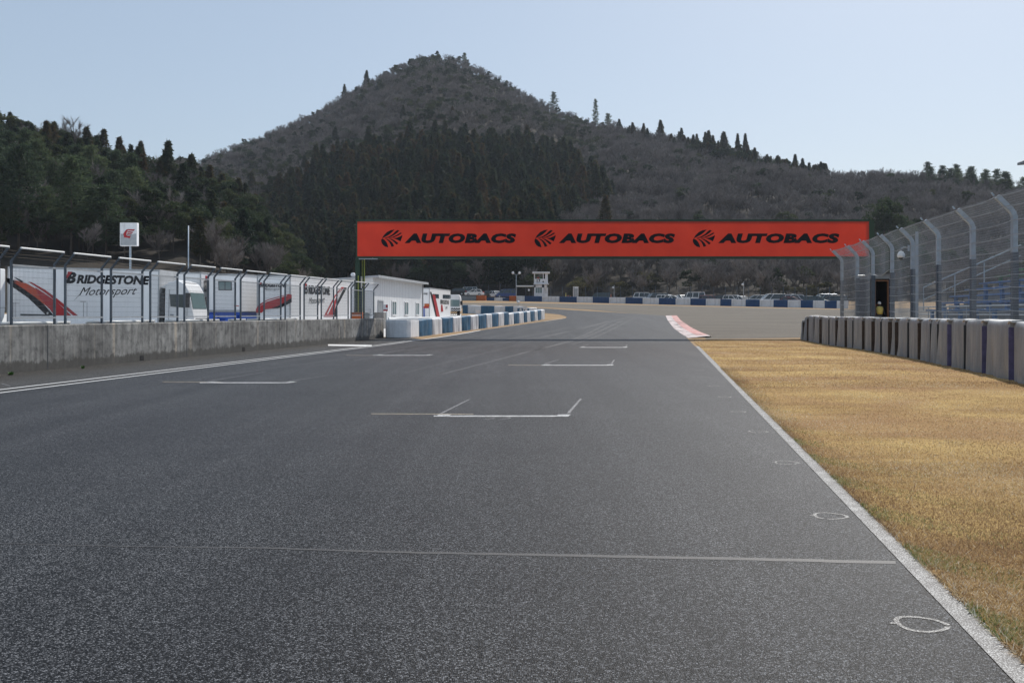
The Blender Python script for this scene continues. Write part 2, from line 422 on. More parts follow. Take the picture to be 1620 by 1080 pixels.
def thing(name, label, cat, loc=(0, 0, 0), rotz=0, group=None):
    o = bpy.data.objects.new(name, None); COL.objects.link(o)
    o.location = loc; o.rotation_euler = (0, 0, rotz); o.empty_display_size = .2
    return tag(o, label, cat, group)
def kids(o): return [c for c in bpy.data.objects if c.parent == o]
def dup(root, children, loc, rotz, label, group=None, scale=None):
    r = root.copy(); COL.objects.link(r); r.location = loc; r.rotation_euler.z = rotz
    r['label'] = label
    if group: r['group'] = group
    if scale: r.scale = scale
    out = []
    for c, subs in children:
        d = c.copy(); COL.objects.link(d); d.parent = r; out.append(d)
        for g in subs:
            e = g.copy(); COL.objects.link(e); e.parent = d
    return r, out
def structure(o):
    o['kind'] = 'structure'; return o
def sheet(name, poly, off, mat, parent=None, hole=None):
    """flat polygon laid on the ground profile"""
    bm = bmesh.new()
    bv = [bm.verts.new((p[0], p[1], 0)) for p in poly]
    for tri in tessellate_polygon([[Vector((p[0], p[1], 0)) for p in poly]]):
        try: bm.faces.new([bv[i] for i in tri])
        except ValueError: pass
    ys = [p[1] for p in poly]
    k = max(48.0, math.ceil(min(ys) / 4) * 4)
    while k < max(ys):
        bmesh.ops.bisect_plane(bm, geom=bm.verts[:] + bm.edges[:] + bm.faces[:], plane_co=(0, k, 0), plane_no=(0, 1, 0))
        k += 4
    for v in bm.verts: v.co.z = zf(v.co.y) + off
    bmesh.ops.recalc_face_normals(bm, faces=bm.faces)
    if bm.faces and sum(f.normal.z for f in bm.faces) < 0: bmesh.ops.reverse_faces(bm, faces=bm.faces)
    me = bpy.data.meshes.new(name); bm.to_mesh(me); bm.free(); me.materials.append(mat)
    o = bpy.data.objects.new(name, me); COL.objects.link(o)
    if parent: o.parent = parent
    return o
_tc = {}
def text_shape(s, offset=0.0, shear=0.0, spacing=1.0):
    """outline text -> (verts 2D normalised to the unit box, faces, aspect)"""
    key = (s, offset, shear, spacing)
    if key in _tc: return _tc[key]
    c = bpy.data.curves.new('t', 'FONT'); c.body = s; c.offset = offset; c.shear = shear; c.space_character = spacing; c.resolution_u = 3
    o = bpy.data.objects.new('t', c); COL.objects.link(o)
    dg = bpy.context.evaluated_depsgraph_get(); dg.update()
    me = o.evaluated_get(dg).to_mesh()
    vs = np.array([v.co[:2] for v in me.vertices]); fs = [tuple(p.vertices) for p in me.polygons]
    bpy.data.objects.remove(o); bpy.data.curves.remove(c)
    lo, hi = vs.min(0), vs.max(0)
    _tc[key] = ((vs - lo) / (hi - lo), fs, (hi - lo)[0] / (hi - lo)[1])
    return _tc[key]
def put_text(mb, s, o, ux, uz, mi=0, **kw):
    """text filling the parallelogram origin o, width vector ux, height vector uz"""
    vs, fs, a = text_shape(s, **kw)
    o, ux, uz = Vector(o), Vector(ux), Vector(uz)
    mb.add([o + ux * float(p[0]) + uz * float(p[1]) for p in vs], fs, mi)

# ------------------------------------------------------------------ camera, light, sky
cam = bpy.data.cameras.new('camera'); camo = bpy.data.objects.new('camera', cam); COL.objects.link(camo); SC.camera = camo
cam.sensor_width = 36; cam.lens = F / 1620 * 36; cam.clip_end = 5000; cam.clip_start = .1
cam.shift_y = -(540 - HY) / 1620.0
camo.location = (0, 0, CH); camo.rotation_euler = (math.radians(90), 0, 0)
SUN_AZ, SUN_EL = math.radians(28), math.radians(44)
sd = Vector((math.sin(SUN_AZ) * math.cos(SUN_EL), math.cos(SUN_AZ) * math.cos(SUN_EL), math.sin(SUN_EL)))
sl = bpy.data.lights.new('sun', 'SUN'); sl.energy = 3.6; sl.angle = math.radians(.53); sl.color = (1, .95, .88)
so = bpy.data.objects.new('sun', sl); COL.objects.link(so); so.rotation_euler = sd.to_track_quat('Z', 'Y').to_euler()
w = bpy.data.worlds.new('World'); SC.world = w; w.use_nodes = True
wn = w.node_tree; bg = wn.nodes['Background']
sky = wn.nodes.new('ShaderNodeTexSky'); sky.sky_type = 'NISHITA'; sky.sun_disc = False
sky.sun_elevation = SUN_EL; sky.sun_rotation = SUN_AZ; sky.air_density = 1.0; sky.dust_density = 1.3; sky.ozone_density = 1.4
sm = wn.nodes.new('ShaderNodeMix'); sm.data_type = 'RGBA'; sm.inputs[0].default_value = .48; sm.inputs[7].default_value = (4.5, 5.5, 6.6, 1)
wn.links.new(sky.outputs[0], sm.inputs[6]); wn.links.new(sm.outputs[2], bg.inputs[0]); bg.inputs[1].default_value = .095
SC.view_settings.view_transform = 'Standard'; SC.view_settings.look = 'None'; SC.view_settings.exposure = .2; SC.view_settings.gamma = 1
SC.cycles.max_bounces = 6; SC.cycles.diffuse_bounces = 2; SC.cycles.glossy_bounces = 3; SC.cycles.transmission_bounces = 2
SC.cycles.volume_bounces = 0; SC.cycles.caustics_reflective = False; SC.cycles.caustics_refractive = False

# ------------------------------------------------------------------ ground, track, verges
ys = sorted(set([-60, -20, 0, 20, 40] + list(range(48, 260, 4)) + [300, 360, 450, 600, 800, 1100]))
ys = [y for y in ys]
mb = MB()
for y in ys:
    for x in (-900, -300, -60, 0, 60, 300, 900): mb.v.append((x, y, zf(y)))
for i in range(len(ys) - 1):
    for j in range(6):
        mb.f.append([i * 7 + j, i * 7 + j + 1, i * 7 + j + 8, i * 7 + j + 7]); mb.m.append(0)
structure(mb.build('ground', M['dirt'], fix=False))

def g2(*pts): return [G(*p) for p in pts]
def ext(a, b, Y):
    t = (Y - a.y) / (b.y - a.y); return a + (b - a) * t
RA, RB = G(1319, 780), G(1100, 548)               # right edge line, track side
LA, LB = G(0, 621.5), G(640, 541.5)               # left edge line, track side
SA, SB = G(1347, 780), G(1106, 548)               # right edge line, grass side
WA, WB = G(0, 592), G(605, 534)                   # pit wall foot
track_poly = [ext(RA, RB, -25), ext(RA, RB, RB.y)] + g2((1090, 538), (1075, 519), (1060, 506), (1052, 499.6), (1030, 498), (1000, 496), (950, 493), (900, 490.3), (870, 488.4), (840, 486.6), (800, 485), (760, 483.6), (700, 481.5),
             (690, 486), (760, 488), (800, 490.5), (840, 493), (864, 495.3), (885, 497.5), (896, 500.5), (896, 503), (888, 505), (860, 509), (760, 523), (640, 541.5)) + [ext(LA, LB, -25)]
track = structure(sheet('track', track_poly, .010, M['asphalt']))
shoulder = structure(sheet('pit_exit_road', [ext(LA, LB, -25), LB] + g2((668, 537.4), (656, 534.6), (605, 534.5)) + [ext(WA, WB, WB.y), ext(WA, WB, -25) ], .008, M['asphalt_old']))
PADD = [Vector((-16.5, -25, 0)), ext(WA, WB, WB.y) + Vector((-.2, 0, 0)), G(650, 527), G(728, 514), Vector((-6.0, 118, 0)), Vector((-70, 118, 0)), Vector((-90, -25, 0))]
PADD[0] = ext(WA, WB, -25) + Vector((-.2, 0, 0))
structure(sheet('paddock', PADD, .006, M['paddock']))
vj = []
for i in range(260):
    y = -2 + i * .13; q = ext(SA, SB, y); q.x += .5 * random.uniform(-.055, .012) + .012 * math.sin(y * 4.3) * math.sin(y * 1.9) - .006; vj.append(q)
verge_poly = [ext(SA, SB, -25)] + vj + [SB] + g2((1098, 541), (1122, 540), (1180, 539), (1268, 536.5)) + [Vector((24, 62, 0)), Vector((45, 60, 0)), Vector((45, -25, 0))]
verge = structure(sheet('grass_verge', verge_poly, .02, M['grass']))
gravel_poly = g2((1118, 536.5), (1100, 524), (1086, 515), (1076, 506), (1072, 500.5), (1040, 499.0), (980, 494.2), (930, 489.8), (880, 486.9), (840, 485.2), (790, 483.0), (730, 482.0), (700, 481), (700, 478.6), (760, 479.2), (840, 479.5), (1000, 482.2), (1150, 485.8), (1325, 489.6)) + [Vector((62, 150, 0)), Vector((40, 64, 0))] + g2((1268, 534))
structure(sheet('gravel_trap', gravel_poly, .006, M['gravel']))

# kerb: raised, ribbed strip at the turn-in
ki = [(690, 322), (700, 345), (730, 385), (770, 415), (806, 437)]
ko = [(750, 325), (770, 350), (820, 385), (880, 415), (926, 433)]
cv = lambda p: G(p[0] / 3.24 + 840, p[1] / 3.24 + 400)
kin = [cv(p) for p in ki]; kout = [cv(p) for p in ko]
kerb = MB(); K = 40
def along(pts, t):
    s = t * (len(pts) - 1); i = min(int(s), len(pts) - 2); return pts[i].lerp(pts[i + 1], s - i)
for i in range(K + 1):
    a, b = along(kin, i / K), along(kout, i / K)
    for j, hgt in enumerate((.02, .04, .07, .10, .02)):
        q = a.lerp(b, (0, .33, .48, .96, 1.0)[j]); kerb.v.append((q.x, q.y, zf(q.y) + hgt))
for i in range(K):
    for j in range(4):
        kerb.f.append([i * 5 + j, i * 5 + j + 1, i * 5 + j + 6, i * 5 + j + 5])
        kerb.m.append((0 if i < K - 2 else 0) if j < 2 else (1 if i < K - 3 else 0))
structure(kerb.build('kerb', [M['kerbwhite'], M['kerbred']], fix=True))

# ---- painted markings (children of the track)
def strip(a0, a1, b0, b1): return [a0, a1, b1, b0]
def mark(name, poly, mat, off=.014): return sheet(name, poly, off, mat, parent=track)
# right edge line with a slightly ragged grass side
lft, rgt = [], []
for i in range(90):
    y = -10 + (RB.y + 10) * (i / 89) ** 1.0
    lft.append(ext(RA, RB, y)); q = ext(SA, SB, y); q.x += random.uniform(-.012, .022); rgt.append(q)
mark('edge_line', lft + rgt[::-1], M['line_worn'], .0148)
def px_line(pts, mat, name='line_marking', off=.014):
    return mark(name, [G(*p) for p in pts], mat, off)
def band(a, b, w0, w1, mat, name, off=.014):
    """line from pixel a to pixel b, thickness in rows"""
    return px_line([(a[0], a[1] - w0 / 2), (b[0], b[1] - w1 / 2), (b[0], b[1] + w1 / 2), (a[0], a[1] + w0 / 2)], mat, name, off)
def gl(u0, u1, Y0, Y1): return u0, u1
A1, A2 = ext(G(0, 615.6), G(560, 548.6), -10), G(622, 541.6)
def ground_strip(a, b, wdt, mat, name, off=.014):
    d = (b - a); n = Vector((d.y, -d.x, 0)).normalized() * wdt / 2
    return mark(name, [a - n, b - n, b + n, a + n], mat, off)
ground_strip(ext(G(0, 615.4), G(560, 549.0), -10), G(640, 540), .10, M['line_bright'], 'double_line')
ground_strip(ext(G(0, 621.0), G(560, 551.2), -10), G(640, 541.6), .09, M['line_bright'], 'double_line')
ground_strip(G(640, 540.8), G(760, 522.6), .16, M['line_bright'], 'double_line')
ground_strip(G(760, 522.6), G(860, 508.6), .14, M['line_thin'], 'double_line')
ground_strip(G(860, 508.6), G(893, 503.4), .14, M['line_white'], 'double_line')
band((519, 546), (588, 547), 2.4, 2.2, M['line_bright'], 'exit_line')
band((2, 607.6), (16, 611.2), 1.3, 1.3, M['line_thin'], 'exit_line')
# grid boxes: bar, two corner squares, two side ticks, tan tape
def grid_box(x0, x1, y, th, tickL, tickR, tape, strong=True):
    mt = M['line_white'] if strong else M['line_thin']
    band((x0, y), (x1, y), th, th, mt, 'grid_marking')
    wq = (x1 - x0) * .105; h = th * 1.15
    if strong:
        d = 990
        for xa in (x0, x1 - wq * .8):
            sx = (1035 - xa) / (y - 495) * (h + th) if y > 500 else 0
            px_line([(xa, y + th / 2), (xa + wq * .9, y + th / 2), (xa + wq * .9 + sx * .9, y - h), (xa + sx * .9, y - h)], M['line_white'], 'grid_marking', .0166)
    for (xa, ya), (xb, yb) in (tickL, tickR):
        ww = (x1 - x0) * .012
        px_line([(xa - ww, ya), (xa + ww, ya), (xb + ww * .7, yb), (xb - ww * .7, yb)], M['line_thin'], 'grid_marking', .0155)
    if tape: band((tape[0], tape[2]), (tape[1], tape[2] + .6), th * .5, th * .45, M['line_tan'], 'tape_line', .0125)
grid_box(686, 897, 659.2, 2.1, ((697, 655.5), (743, 632.5)), ((899, 655), (919, 631.5)), (587, 749, 655.4))
grid_box(857, 968, 578.2, 1.05, ((862, 576), (884, 569)), ((967, 576.5), (972, 569.5)), (804, 857, 577.6))
grid_box(917, 991, 549.8, .7, ((920, 548.8), (930, 545)), ((990, 548.8), (992, 545.5)), None)
grid_box(316, 456, 606.0, 1.35, ((330, 603.5), (420, 589)), ((457, 604), (520, 594)), (257, 350, 604.5))
grid_box(590, 677, 562.4, .8, ((597, 561), (640, 553)), ((676, 561.4), (700, 557)), (548, 590, 562))
num = MB()
vs, fs, asp = text_shape('22', offset=.0, spacing=1.35)
o0, o1, o2 = G(764, 664.2), G(806, 664.2), G(771, 661.2)
num.add([(o0 + (o1 - o0) * float(p[0]) + (o2 - o0) * float(p[1]) + Vector((0, 0, .0135))) for p in vs], fs)
num.build('grid_number', M['line_thin'], track, fix=False)
# long pale scuffs left by tyres
for (a, b, wd) in [((560, 570), (1000, 500.5), .05), ((360, 592), (880, 508), .04), ((700, 592), (960, 512), .05), ((640, 590), (860, 533), .03), ((820, 560), (985, 507), .05), ((905, 545), (1003, 503), .04), ((450, 572), (780, 526), .05), ((780, 540), (900, 518), .06), ((860, 533), (960, 509), .06)]:
    ground_strip(G(*a), G(*b), wd * 1.5, M['scuff'], 'tyre_scuff', .0112)
# transverse construction joint, slightly wavy
jt, jb = [], []
for i in range(60):
    px = -20 + i / 59 * 1437
    py = interp(px, [(-20, 861), (100, 864), (250, 867), (430, 869), (600, 875), (900, 880.5), (1160, 886), (1417, 892)]) + random.uniform(-.35, .35)
    th = interp(px, [(-20, .9), (300, 1.5), (420, 2.0), (700, 2.9), (900, 3.8), (1417, 4.8)])
    jt.append(G(px, py - th / 2)); jb.append(G(px, py + th / 2))
mark('construction_joint', jt + jb[::-1], M['line_faint'], .0118)
# sprayed survey circles beside the edge line
for (px, py, rx) in [(1457, 990, 40), (1313, 818, 26), (1244, 733, 18.5), (1200, 683.8, 15), (1169, 652, 11.5), (1147, 628.5, 10), (1129, 611, 8.5), (1115, 597.5, 7), (1108, 586, 6)]:
    c = G(px, py); R = rx / F * c.y; ring = []
    n = 40; ph = random.uniform(0, 6); v, f = [], []
    for i in range(n):
        t = 2 * math.pi * i / n; wv = 1 + .06 * math.sin(3 * t + ph) + random.uniform(-.02, .02)
        for q in (.84, 1.05):
            v.append((c.x + R * q * wv * math.cos(t), c.y + R * q * wv * 1.0 * math.sin(t), .0125))
    # a run of paint where the ring was started
    for i in range(n):
        if random.random() < .93: f.append((i * 2, i * 2 + 1, (i * 2 + 3) % (2 * n), (i * 2 + 2) % (2 * n)))
    v += [(c.x - R * 1.25, c.y + .01, .0129), (c.x - R * .8, c.y - R * .1, .0129), (c.x - R * .75, c.y + R * .25, .0129), (c.x - R * 1.15, c.y + R * .2, .0129)]
    f.append((2 * n, 2 * n + 1, 2 * n + 2, 2 * n + 3))
    m2 = MB(); m2.add(v, f); m2.build('survey_circle', M['chalk'], track, fix=False)

# ---- real dead-grass blades on the verge
def blades(name, n, y0, y1, hmin, hmax, wd, edge_only=False):
    Y = y0 + (y1 - y0) * rng.random(n)
    xl = SA.x + (SB.x - SA.x) * (Y - SA.y) / (SB.y - SA.y) 
    xr = np.minimum(.53 * Y + .4, 9.0 + .165 * Y)
    X = xl + ((rng.random(n) ** 3) * .35 - .045 * rng.random(n) if edge_only else (xr - xl) * rng.random(n))
    a = rng.random(n) * 2 * np.pi; lean = .75 + .8 * rng.random(n); L = hmin + (hmax - hmin) * rng.random(n) ** 1.5
    dx, dy, dz = np.cos(a) * np.sin(lean), np.sin(a) * np.sin(lean), np.cos(lean)
    px, py = -np.sin(a) * wd, np.cos(a) * wd
    v = np.zeros((n, 3, 3))
    v[:, 0] = np.stack([X - px, Y - py, np.full(n, .015)], 1); v[:, 1] = np.stack([X + px, Y + py, np.full(n, .015)], 1)
    v[:, 2] = np.stack([X + dx * L, Y + dy * L, .02 + dz * L * .8], 1)
    zz = np.array([zf(y) for y in Y]); v[:, :, 2] += zz[:, None]
    # tufts: tone follows slow patches, with a few green ones near the edge line
    tone = np.clip(.36 - .13 * np.clip((11 - Y) / 4, 0, 1) + .25 * np.sin(X * 1.7 + Y * .6) * np.sin(Y * .45 - X * .5) + .33 * rng.standard_normal(n), 0, .93)
    g = rng.random(n) < (.34 * np.exp(-(X - xl) / .45) * (Y < 14) + .14 * np.exp(-(X - xl) / .5) + .025) * (np.sin(X * 6.1 + Y * 3.3) > .2)
    tone = np.where(g, .95 + .05 * rng.random(n), tone)
    return v, tone
parts = [blades('', 120000, 4, 11, .018, .06, .0026), blades('', 110000, 10, 24, .02, .05, .004), blades('', 90000, 22, 60, .03, .06, .009), blades('', 40000, 4, 30, .025, .085, .0028, True)]
V = np.concatenate([p[0] for p in parts]).reshape(-1, 3); T = np.concatenate([p[1] for p in parts])
def np_mesh(name, V, nper, T=None, mats=()):
    me = bpy.data.meshes.new(name); nv = len(V); nf = nv // nper
    me.vertices.add(nv); me.vertices.foreach_set('co', V.astype(np.float32).ravel())
    me.loops.add(nv); me.loops.foreach_set('vertex_index', np.arange(nv, dtype=np.int32))
    me.polygons.add(nf); me.polygons.foreach_set('loop_start', np.arange(0, nv, nper, dtype=np.int32))
    if T is not None:
        at = me.attributes.new('tone', 'FLOAT', 'FACE'); at.data.foreach_set('value', T.astype(np.float32))
    for m in mats: me.materials.append(m)
    me.update(calc_edges=True); return me
o = bpy.data.objects.new('dry_grass', np_mesh('dry_grass', V, 3, T, [M['blades']])); COL.objects.link(o)
o['kind'] = 'stuff'; o['label'] = 'dead tan grass blades covering the verge right of the track'

# ------------------------------------------------------------------ pit wall with its fence panels (left)
wd = (WB - WA).normalized(); wdir = Vector((wd.x, wd.y, 0)).normalized(); WROT = math.atan2(wdir.y, wdir.x)
WO = ext(WA, WB, 8.0); WO.z = 0
WL = (ext(WA, WB, WB.y + .3) - WO).length
WH = 1.33
wall = thing('concrete_wall', 'long stained grey concrete pit wall below the mesh fence panels', 'wall', WO, WROT)
mb = MB()
for a, b in ((0, 21.45), (21.47, 30.0), (30.02, 40.0), (40.02, WL)):
    mb.prism([(0, -.3), (0, WH - .03), (.03, WH), (.37, WH), (.4, WH - .03), (.4, -.3)], a, b, axis='x')
mb.build('wall_body', M['concrete'], wall)
def wall_at(px, back=0.0):
    """distance along the wall where the column px meets its face (moved back)"""
    nx = Vector((-wdir.y, wdir.x, 0)) * back; p = WO + nx; k = (px - CX) / F
    # p.x + t dx = k (p.y + t dy)
    return (k * p.y - p.x) / (wdir.x - k * wdir.y)
for px in (224.5, 385.5):
    s = wall_at(px); m = MB(); m.prism([(s - .13, .04), (s + .13, .04), (s + .11, .2), (s - .13, .21)], -.006, .02)
    m.build('drain_hole', M['black'], wall)
m = MB()
for s in (21.455, 30.005, 40.005): m.box(s - .02, s + .035, -.002, .01, 0, WH - .02)
m.build('joint_seal', M['dark'], wall)

def weld_mesh(mb, w, z0, z1, dx, dz, r, y=0, mi=0):
    n = int(round(w / dx))
    for i in range(1, n): mb.beam((w * i / n, y, z0), (w * i / n, y, z1), r, r, mi, (0, 1, 0))
    k = int(round((z1 - z0) / dz))
    for i in range(k + 1): z = z0 + (z1 - z0) * i / k; mb.beam((0, y - r, z), (w, y - r, z), r * 1.3, r * 1.3, mi)
PH, AX, AZ = 1.80, -.30, .33
def fence_panel(w, gap, plain=False):
    t = thing('fence_panel', '', 'fence', (0, 0, 0), WROT, 'mesh fence panels on the pit wall')
    ch = []
    for x in (0, w):
        m = MB(); m.beam((x, 0, 0), (x, 0, PH), .058, .06, 0, (0, 1, 0)); m.beam((x, .01, PH - .03), (x, AX, PH + AZ), .055, .055, 0, (1, 0, 0))
        m.box(x - .07, x + .07, -.07, .07, 0, .015)
        ch.append(m.build('post', M['galvdark'], t))
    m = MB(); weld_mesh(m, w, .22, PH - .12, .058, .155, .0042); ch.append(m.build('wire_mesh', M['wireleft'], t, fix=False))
    for zr_ in (.2, PH - .12): m = MB(); m.beam((0, -.02, zr_), (w, -.02, zr_), .045, .045); ch.append(m.build('cross_rail', M['lightgrey'], t))
    m = MB()
    for q in (.3, .55, .8): m.beam((0, AX * q, PH + AZ * q), (w + gap, AX * q, PH + AZ * q), .012, .012)
    ch.append(m.build('tie_wire', M['brownwire'], t))
    m = MB(); m.tube([(-.02, AX, PH + AZ + .02), (w + .02, AX, PH + AZ + .02)], .029 if not plain else .02, 8)
    ch.append(m.build('top_rail', M['pipe'] if not plain else M['galvdark'], t))
    return t, ch
PW, PG = 1.98, .54
s0 = wall_at(18, .15)
proto, pch = fence_panel(PW, PG)
end_s = wall_at(588, .15)
npan = int((end_s - s0) / (PW + PG)) + 1
backn = Vector((-wdir.y, wdir.x, 0))
ordinal = ['first', 'second', 'third', 'fourth', 'fifth', 'sixth', 'seventh', 'eighth', 'ninth', 'tenth', 'eleventh', 'twelfth', 'thirteenth', 'fourteenth', 'fifteenth', 'sixteenth', 'seventeenth', 'eighteenth', 'nineteenth', 'twentieth', 'twenty-first', 'twenty-second']
first = True
for k in range(-1, npan):
    s = s0 + k * (PW + PG); p = WO + wdir * s + backn * .15; p.z = WH
    if k == -1: lab = 'mesh fence panel cut off by the left edge of the view, on the pit wall'
    elif k == 0: lab = 'mesh fence panel in front of the orange and red stripe on the white box truck'
    elif k == npan - 1: lab = 'mesh fence panel at the far end of the pit wall beside the green gantry column'
    else: lab = 'mesh fence panel on the pit wall, %s full panel counted from the left edge' % ordinal[k]
    if first: proto.location = p; proto['label'] = lab; first = False
    else: dup(proto, [(c, []) for c in pch], p, WROT, lab)
for a, b, lab in ((-40, 110, 'white pipe lying on the pit wall below the orange and red truck stripe'), (137, 244, 'white pipe lying on the pit wall under the long truck lettering'), (262, 346, 'white pipe lying on the pit wall in front of the white truck cab'),
                  (362, 388, 'short white pipe lying on the pit wall in front of the blue chassis'), (392, 470, 'white pipe lying on the pit wall below the trailer with the small lettering')):
    sa, sb = wall_at(a, .3), wall_at(b, .3); m = MB(); m.tube([(0, 0, 0), (sb - sa, 0, 0)], .045, 10)
    p = WO + wdir * sa + backn * .30; p.z = WH + .046
    tag(m.build('guard_pipe', M['pipe'], None, True, p, WROT), lab, 'pipe', 'white pipes on the pit wall')
def weed(px, py, size, lab, hgt=.12):
    c = G(px, py); m = MB()
    for i in range(40):
        a = random.uniform(0, 6.28); r = random.uniform(.2, 1) * size; L = random.uniform(.4, 1) * hgt
        b = Vector((math.cos(a) * r * .35, math.sin(a) * r * .35, 0)); tip = b + Vector((math.cos(a) * r * .7, math.sin(a) * r * .7, L))
        sd_ = Vector((-math.sin(a), math.cos(a), 0)) * .018
        m.add([b - sd_, b + sd_, tip], [(0, 1, 2)])
    tag(m.build('weed', M['weed'], None, loc=c + Vector((0, 0, .01)), fix=False), lab, 'plant')
weed(17, 593.5, .14, 'bright green weed at the wall foot by the left edge')
weed(131, 583.3, .09, 'small green weed at the wall foot below the wall joint')

# ------------------------------------------------------------------ trucks in the paddock
def on_plane(px, py, p0, n):
    d = Vector(((px - CX) / F, 1, -(py - HY) / F)); o = Vector((0, 0, CH))
    return o + d * ((Vector(p0) - o).dot(n) / d.dot(n))
class Face:
    """a flat face of a thing, addressed by where its marks are seen"""
    def __init__(s, root, p0_local, n_local, proud=.012):
        s.Mx = Matrix.Translation(root.location) @ root.rotation_euler.to_matrix().to_4x4(); s.inv = s.Mx.inverted()
        s.n = (s.Mx.to_3x3() @ Vector(n_local)).normalized(); s.p = s.Mx @ Vector(p0_local) + s.n * proud; s.nl = Vector(n_local)
    def pt(s, px, py): return s.inv @ on_plane(px, py, s.p, s.n)
    def poly(s, mb, pts, mi=0, lift=0):
        k = [s.pt(*p) + s.nl * lift for p in pts]
        # triangulate through bmesh-safe fan of a convex or simple polygon
        mb.add(k, [tuple(range(len(k)))], mi)
    def text(s, mb, t, o, r, u, mi=0, lift=0, **kw):
        a, b, c = s.pt(*o), s.pt(*r), s.pt(*u)
        put_text(mb, t, a + s.nl * lift, b - a, c - a, mi, **kw)
def truck_wheel(parent, x, y, r=.5, wdt=.3):
    m = MB(); m.lathe([(r * .55, -wdt / 2), (r * .93, -wdt / 2), (r, -wdt * .35), (r, wdt * .35), (r * .93, wdt / 2), (r * .55, wdt / 2)], 18, c=(x, y, r), axis='y')
    o = m.build('wheel', M['rubber'], parent); m = MB(); m.lathe([(.05, -wdt * .52), (r * .55, -wdt * .46), (r * .55, wdt * .46), (.05, wdt * .52)], 14, c=(x, y, r), axis='y')
    m.build('rim', M['lightgrey'], o); return o

# --- the box truck standing across, with the big lettering
Y1 = 47.0; S1 = Y1 / F
t1 = thing('box_truck', 'white box truck with big black lettering and an orange and red stripe behind the fence', 'truck', (P(10, 495, Y1).x, Y1, 0))
t1.rotation_euler = (0, math.radians(1.25), 0)
X_ = lambda px: (px - 10) * S1
m = MB(); m.box(0, X_(249.5), 0, 2.45, 1.12, 3.84); m.build('cargo_box', M['trailer'], t1, bevel=.03)
m = MB()
m.box(-.01, .05, -.012, 2.46, 1.1, 3.86); m.box(X_(249.5) - .05, X_(249.5) + .012, -.012, 2.46, 1.1, 3.87); m.box(.05, X_(249.5) - .05, -.014, .04, 3.78, 3.87); m.box(.05, X_(249.5) - .05, -.014, .04, 1.09, 1.17)
m.build('box_trim', M['lightgrey'], t1)
m = MB(); m.box(.1, X_(258), .3, 2.1, .75, 1.09); m.box(1.4, 3.0, .15, .3, .55, 1.05); m.box(X_(232), X_(252), -.0, .5, .5, .95); m.build('chassis', M['dark'], t1)
for x in (2.25, 3.3): truck_wheel(t1, x, .25); truck_wheel(t1, x, 2.2)
f1 = Face(t1, (0, 0, 0), (0, -1, 0))
c2 = lambda pts: [(x / 7.71, 380 + y / 7.71) for x, y in pts]
m = MB()
f1.poly(m, c2([(75, 455), (150, 478), (260, 545), (480, 720), (640, 900), (655, 915), (565, 915), (340, 700), (160, 575), (78, 505)]), 0)
f1.poly(m, c2([(165, 510), (250, 520), (420, 590), (480, 700), (560, 800), (440, 700), (300, 600), (215, 545)]), 1, .004)
f1.poly(m, c2([(165, 480), (330, 530), (470, 610), (610, 720), (600, 835), (470, 700), (330, 600), (230, 530)]), 1, .006)
f1.poly(m, c2([(430, 575), (560, 660), (690, 750), (870, 917), (665, 917), (600, 830), (480, 690)]), 2, .009)
f1.poly(m, c2([(345, 505), (385, 512), (560, 610), (720, 730), (950, 917), (893, 917), (720, 775), (560, 645)]), 2, .003)
f1.poly(m, c2([(170, 452), (200, 458), (290, 505), (265, 515)]), 0, .011)
m.build('side_stripe', [M['black_print'], M['redorange'], M['red']], t1, fix=False)
m = MB()
f1.text(m, 'RIDGESTONE', (121, 448.6), (237.2, 450.7), (121, 434.3), shear=.22, offset=.05)
f1.text(m, 'B', (104, 448.2), (120.5, 448.5), (104, 430.3), shear=.3, offset=.055)
f1.text(m, 'Motorsport', (125, 471.5), (217, 470), (125, 454.5), shear=.55, offset=.0, spacing=1.0)
f1.poly(m, [(116.5, 475.8), (117.1, 475.5), (126.2, 466), (125.2, 466)], 0)
m.build('lettering', M['black_print'], t1, fix=False)
m = MB(); f1.poly(m, [(107.6, 429.6), (114.8, 429.9), (103.6, 443.2), (103.2, 442.4)], 0, .006); m.build('red_flag_mark', M['red'], t1, fix=False)
m = MB()   # door and locker outlines
for px in (20.5, 24, 132, 137.5): f1.poly(m, [(px, 478), (px + .4, 478), (px + .4, 502), (px, 502)], 0, .002)
f1.poly(m, [(19, 479.5), (31, 479.5), (31, 480), (19, 480)], 0, .002); f1.poly(m, [(32, 496.5), (78, 497.2), (78, 499.6), (32, 499.2)], 0, .002); f1.poly(m, [(127, 476.5), (136, 476.5), (136, 477.3), (127, 477.3)], 0, .002)
m.build('locker_line', M['dark'], t1, fix=False)
m = MB()
for px in (75.5, 87.5, 104.7):
    q = f1.pt(px, 495.3); m.lathe([(.05, 0), (.045, -.03), (.01, -.035)], 10, c=(q.x, q.y, q.z), axis='y')
m.build('marker_lamp', M['lens'], t1)
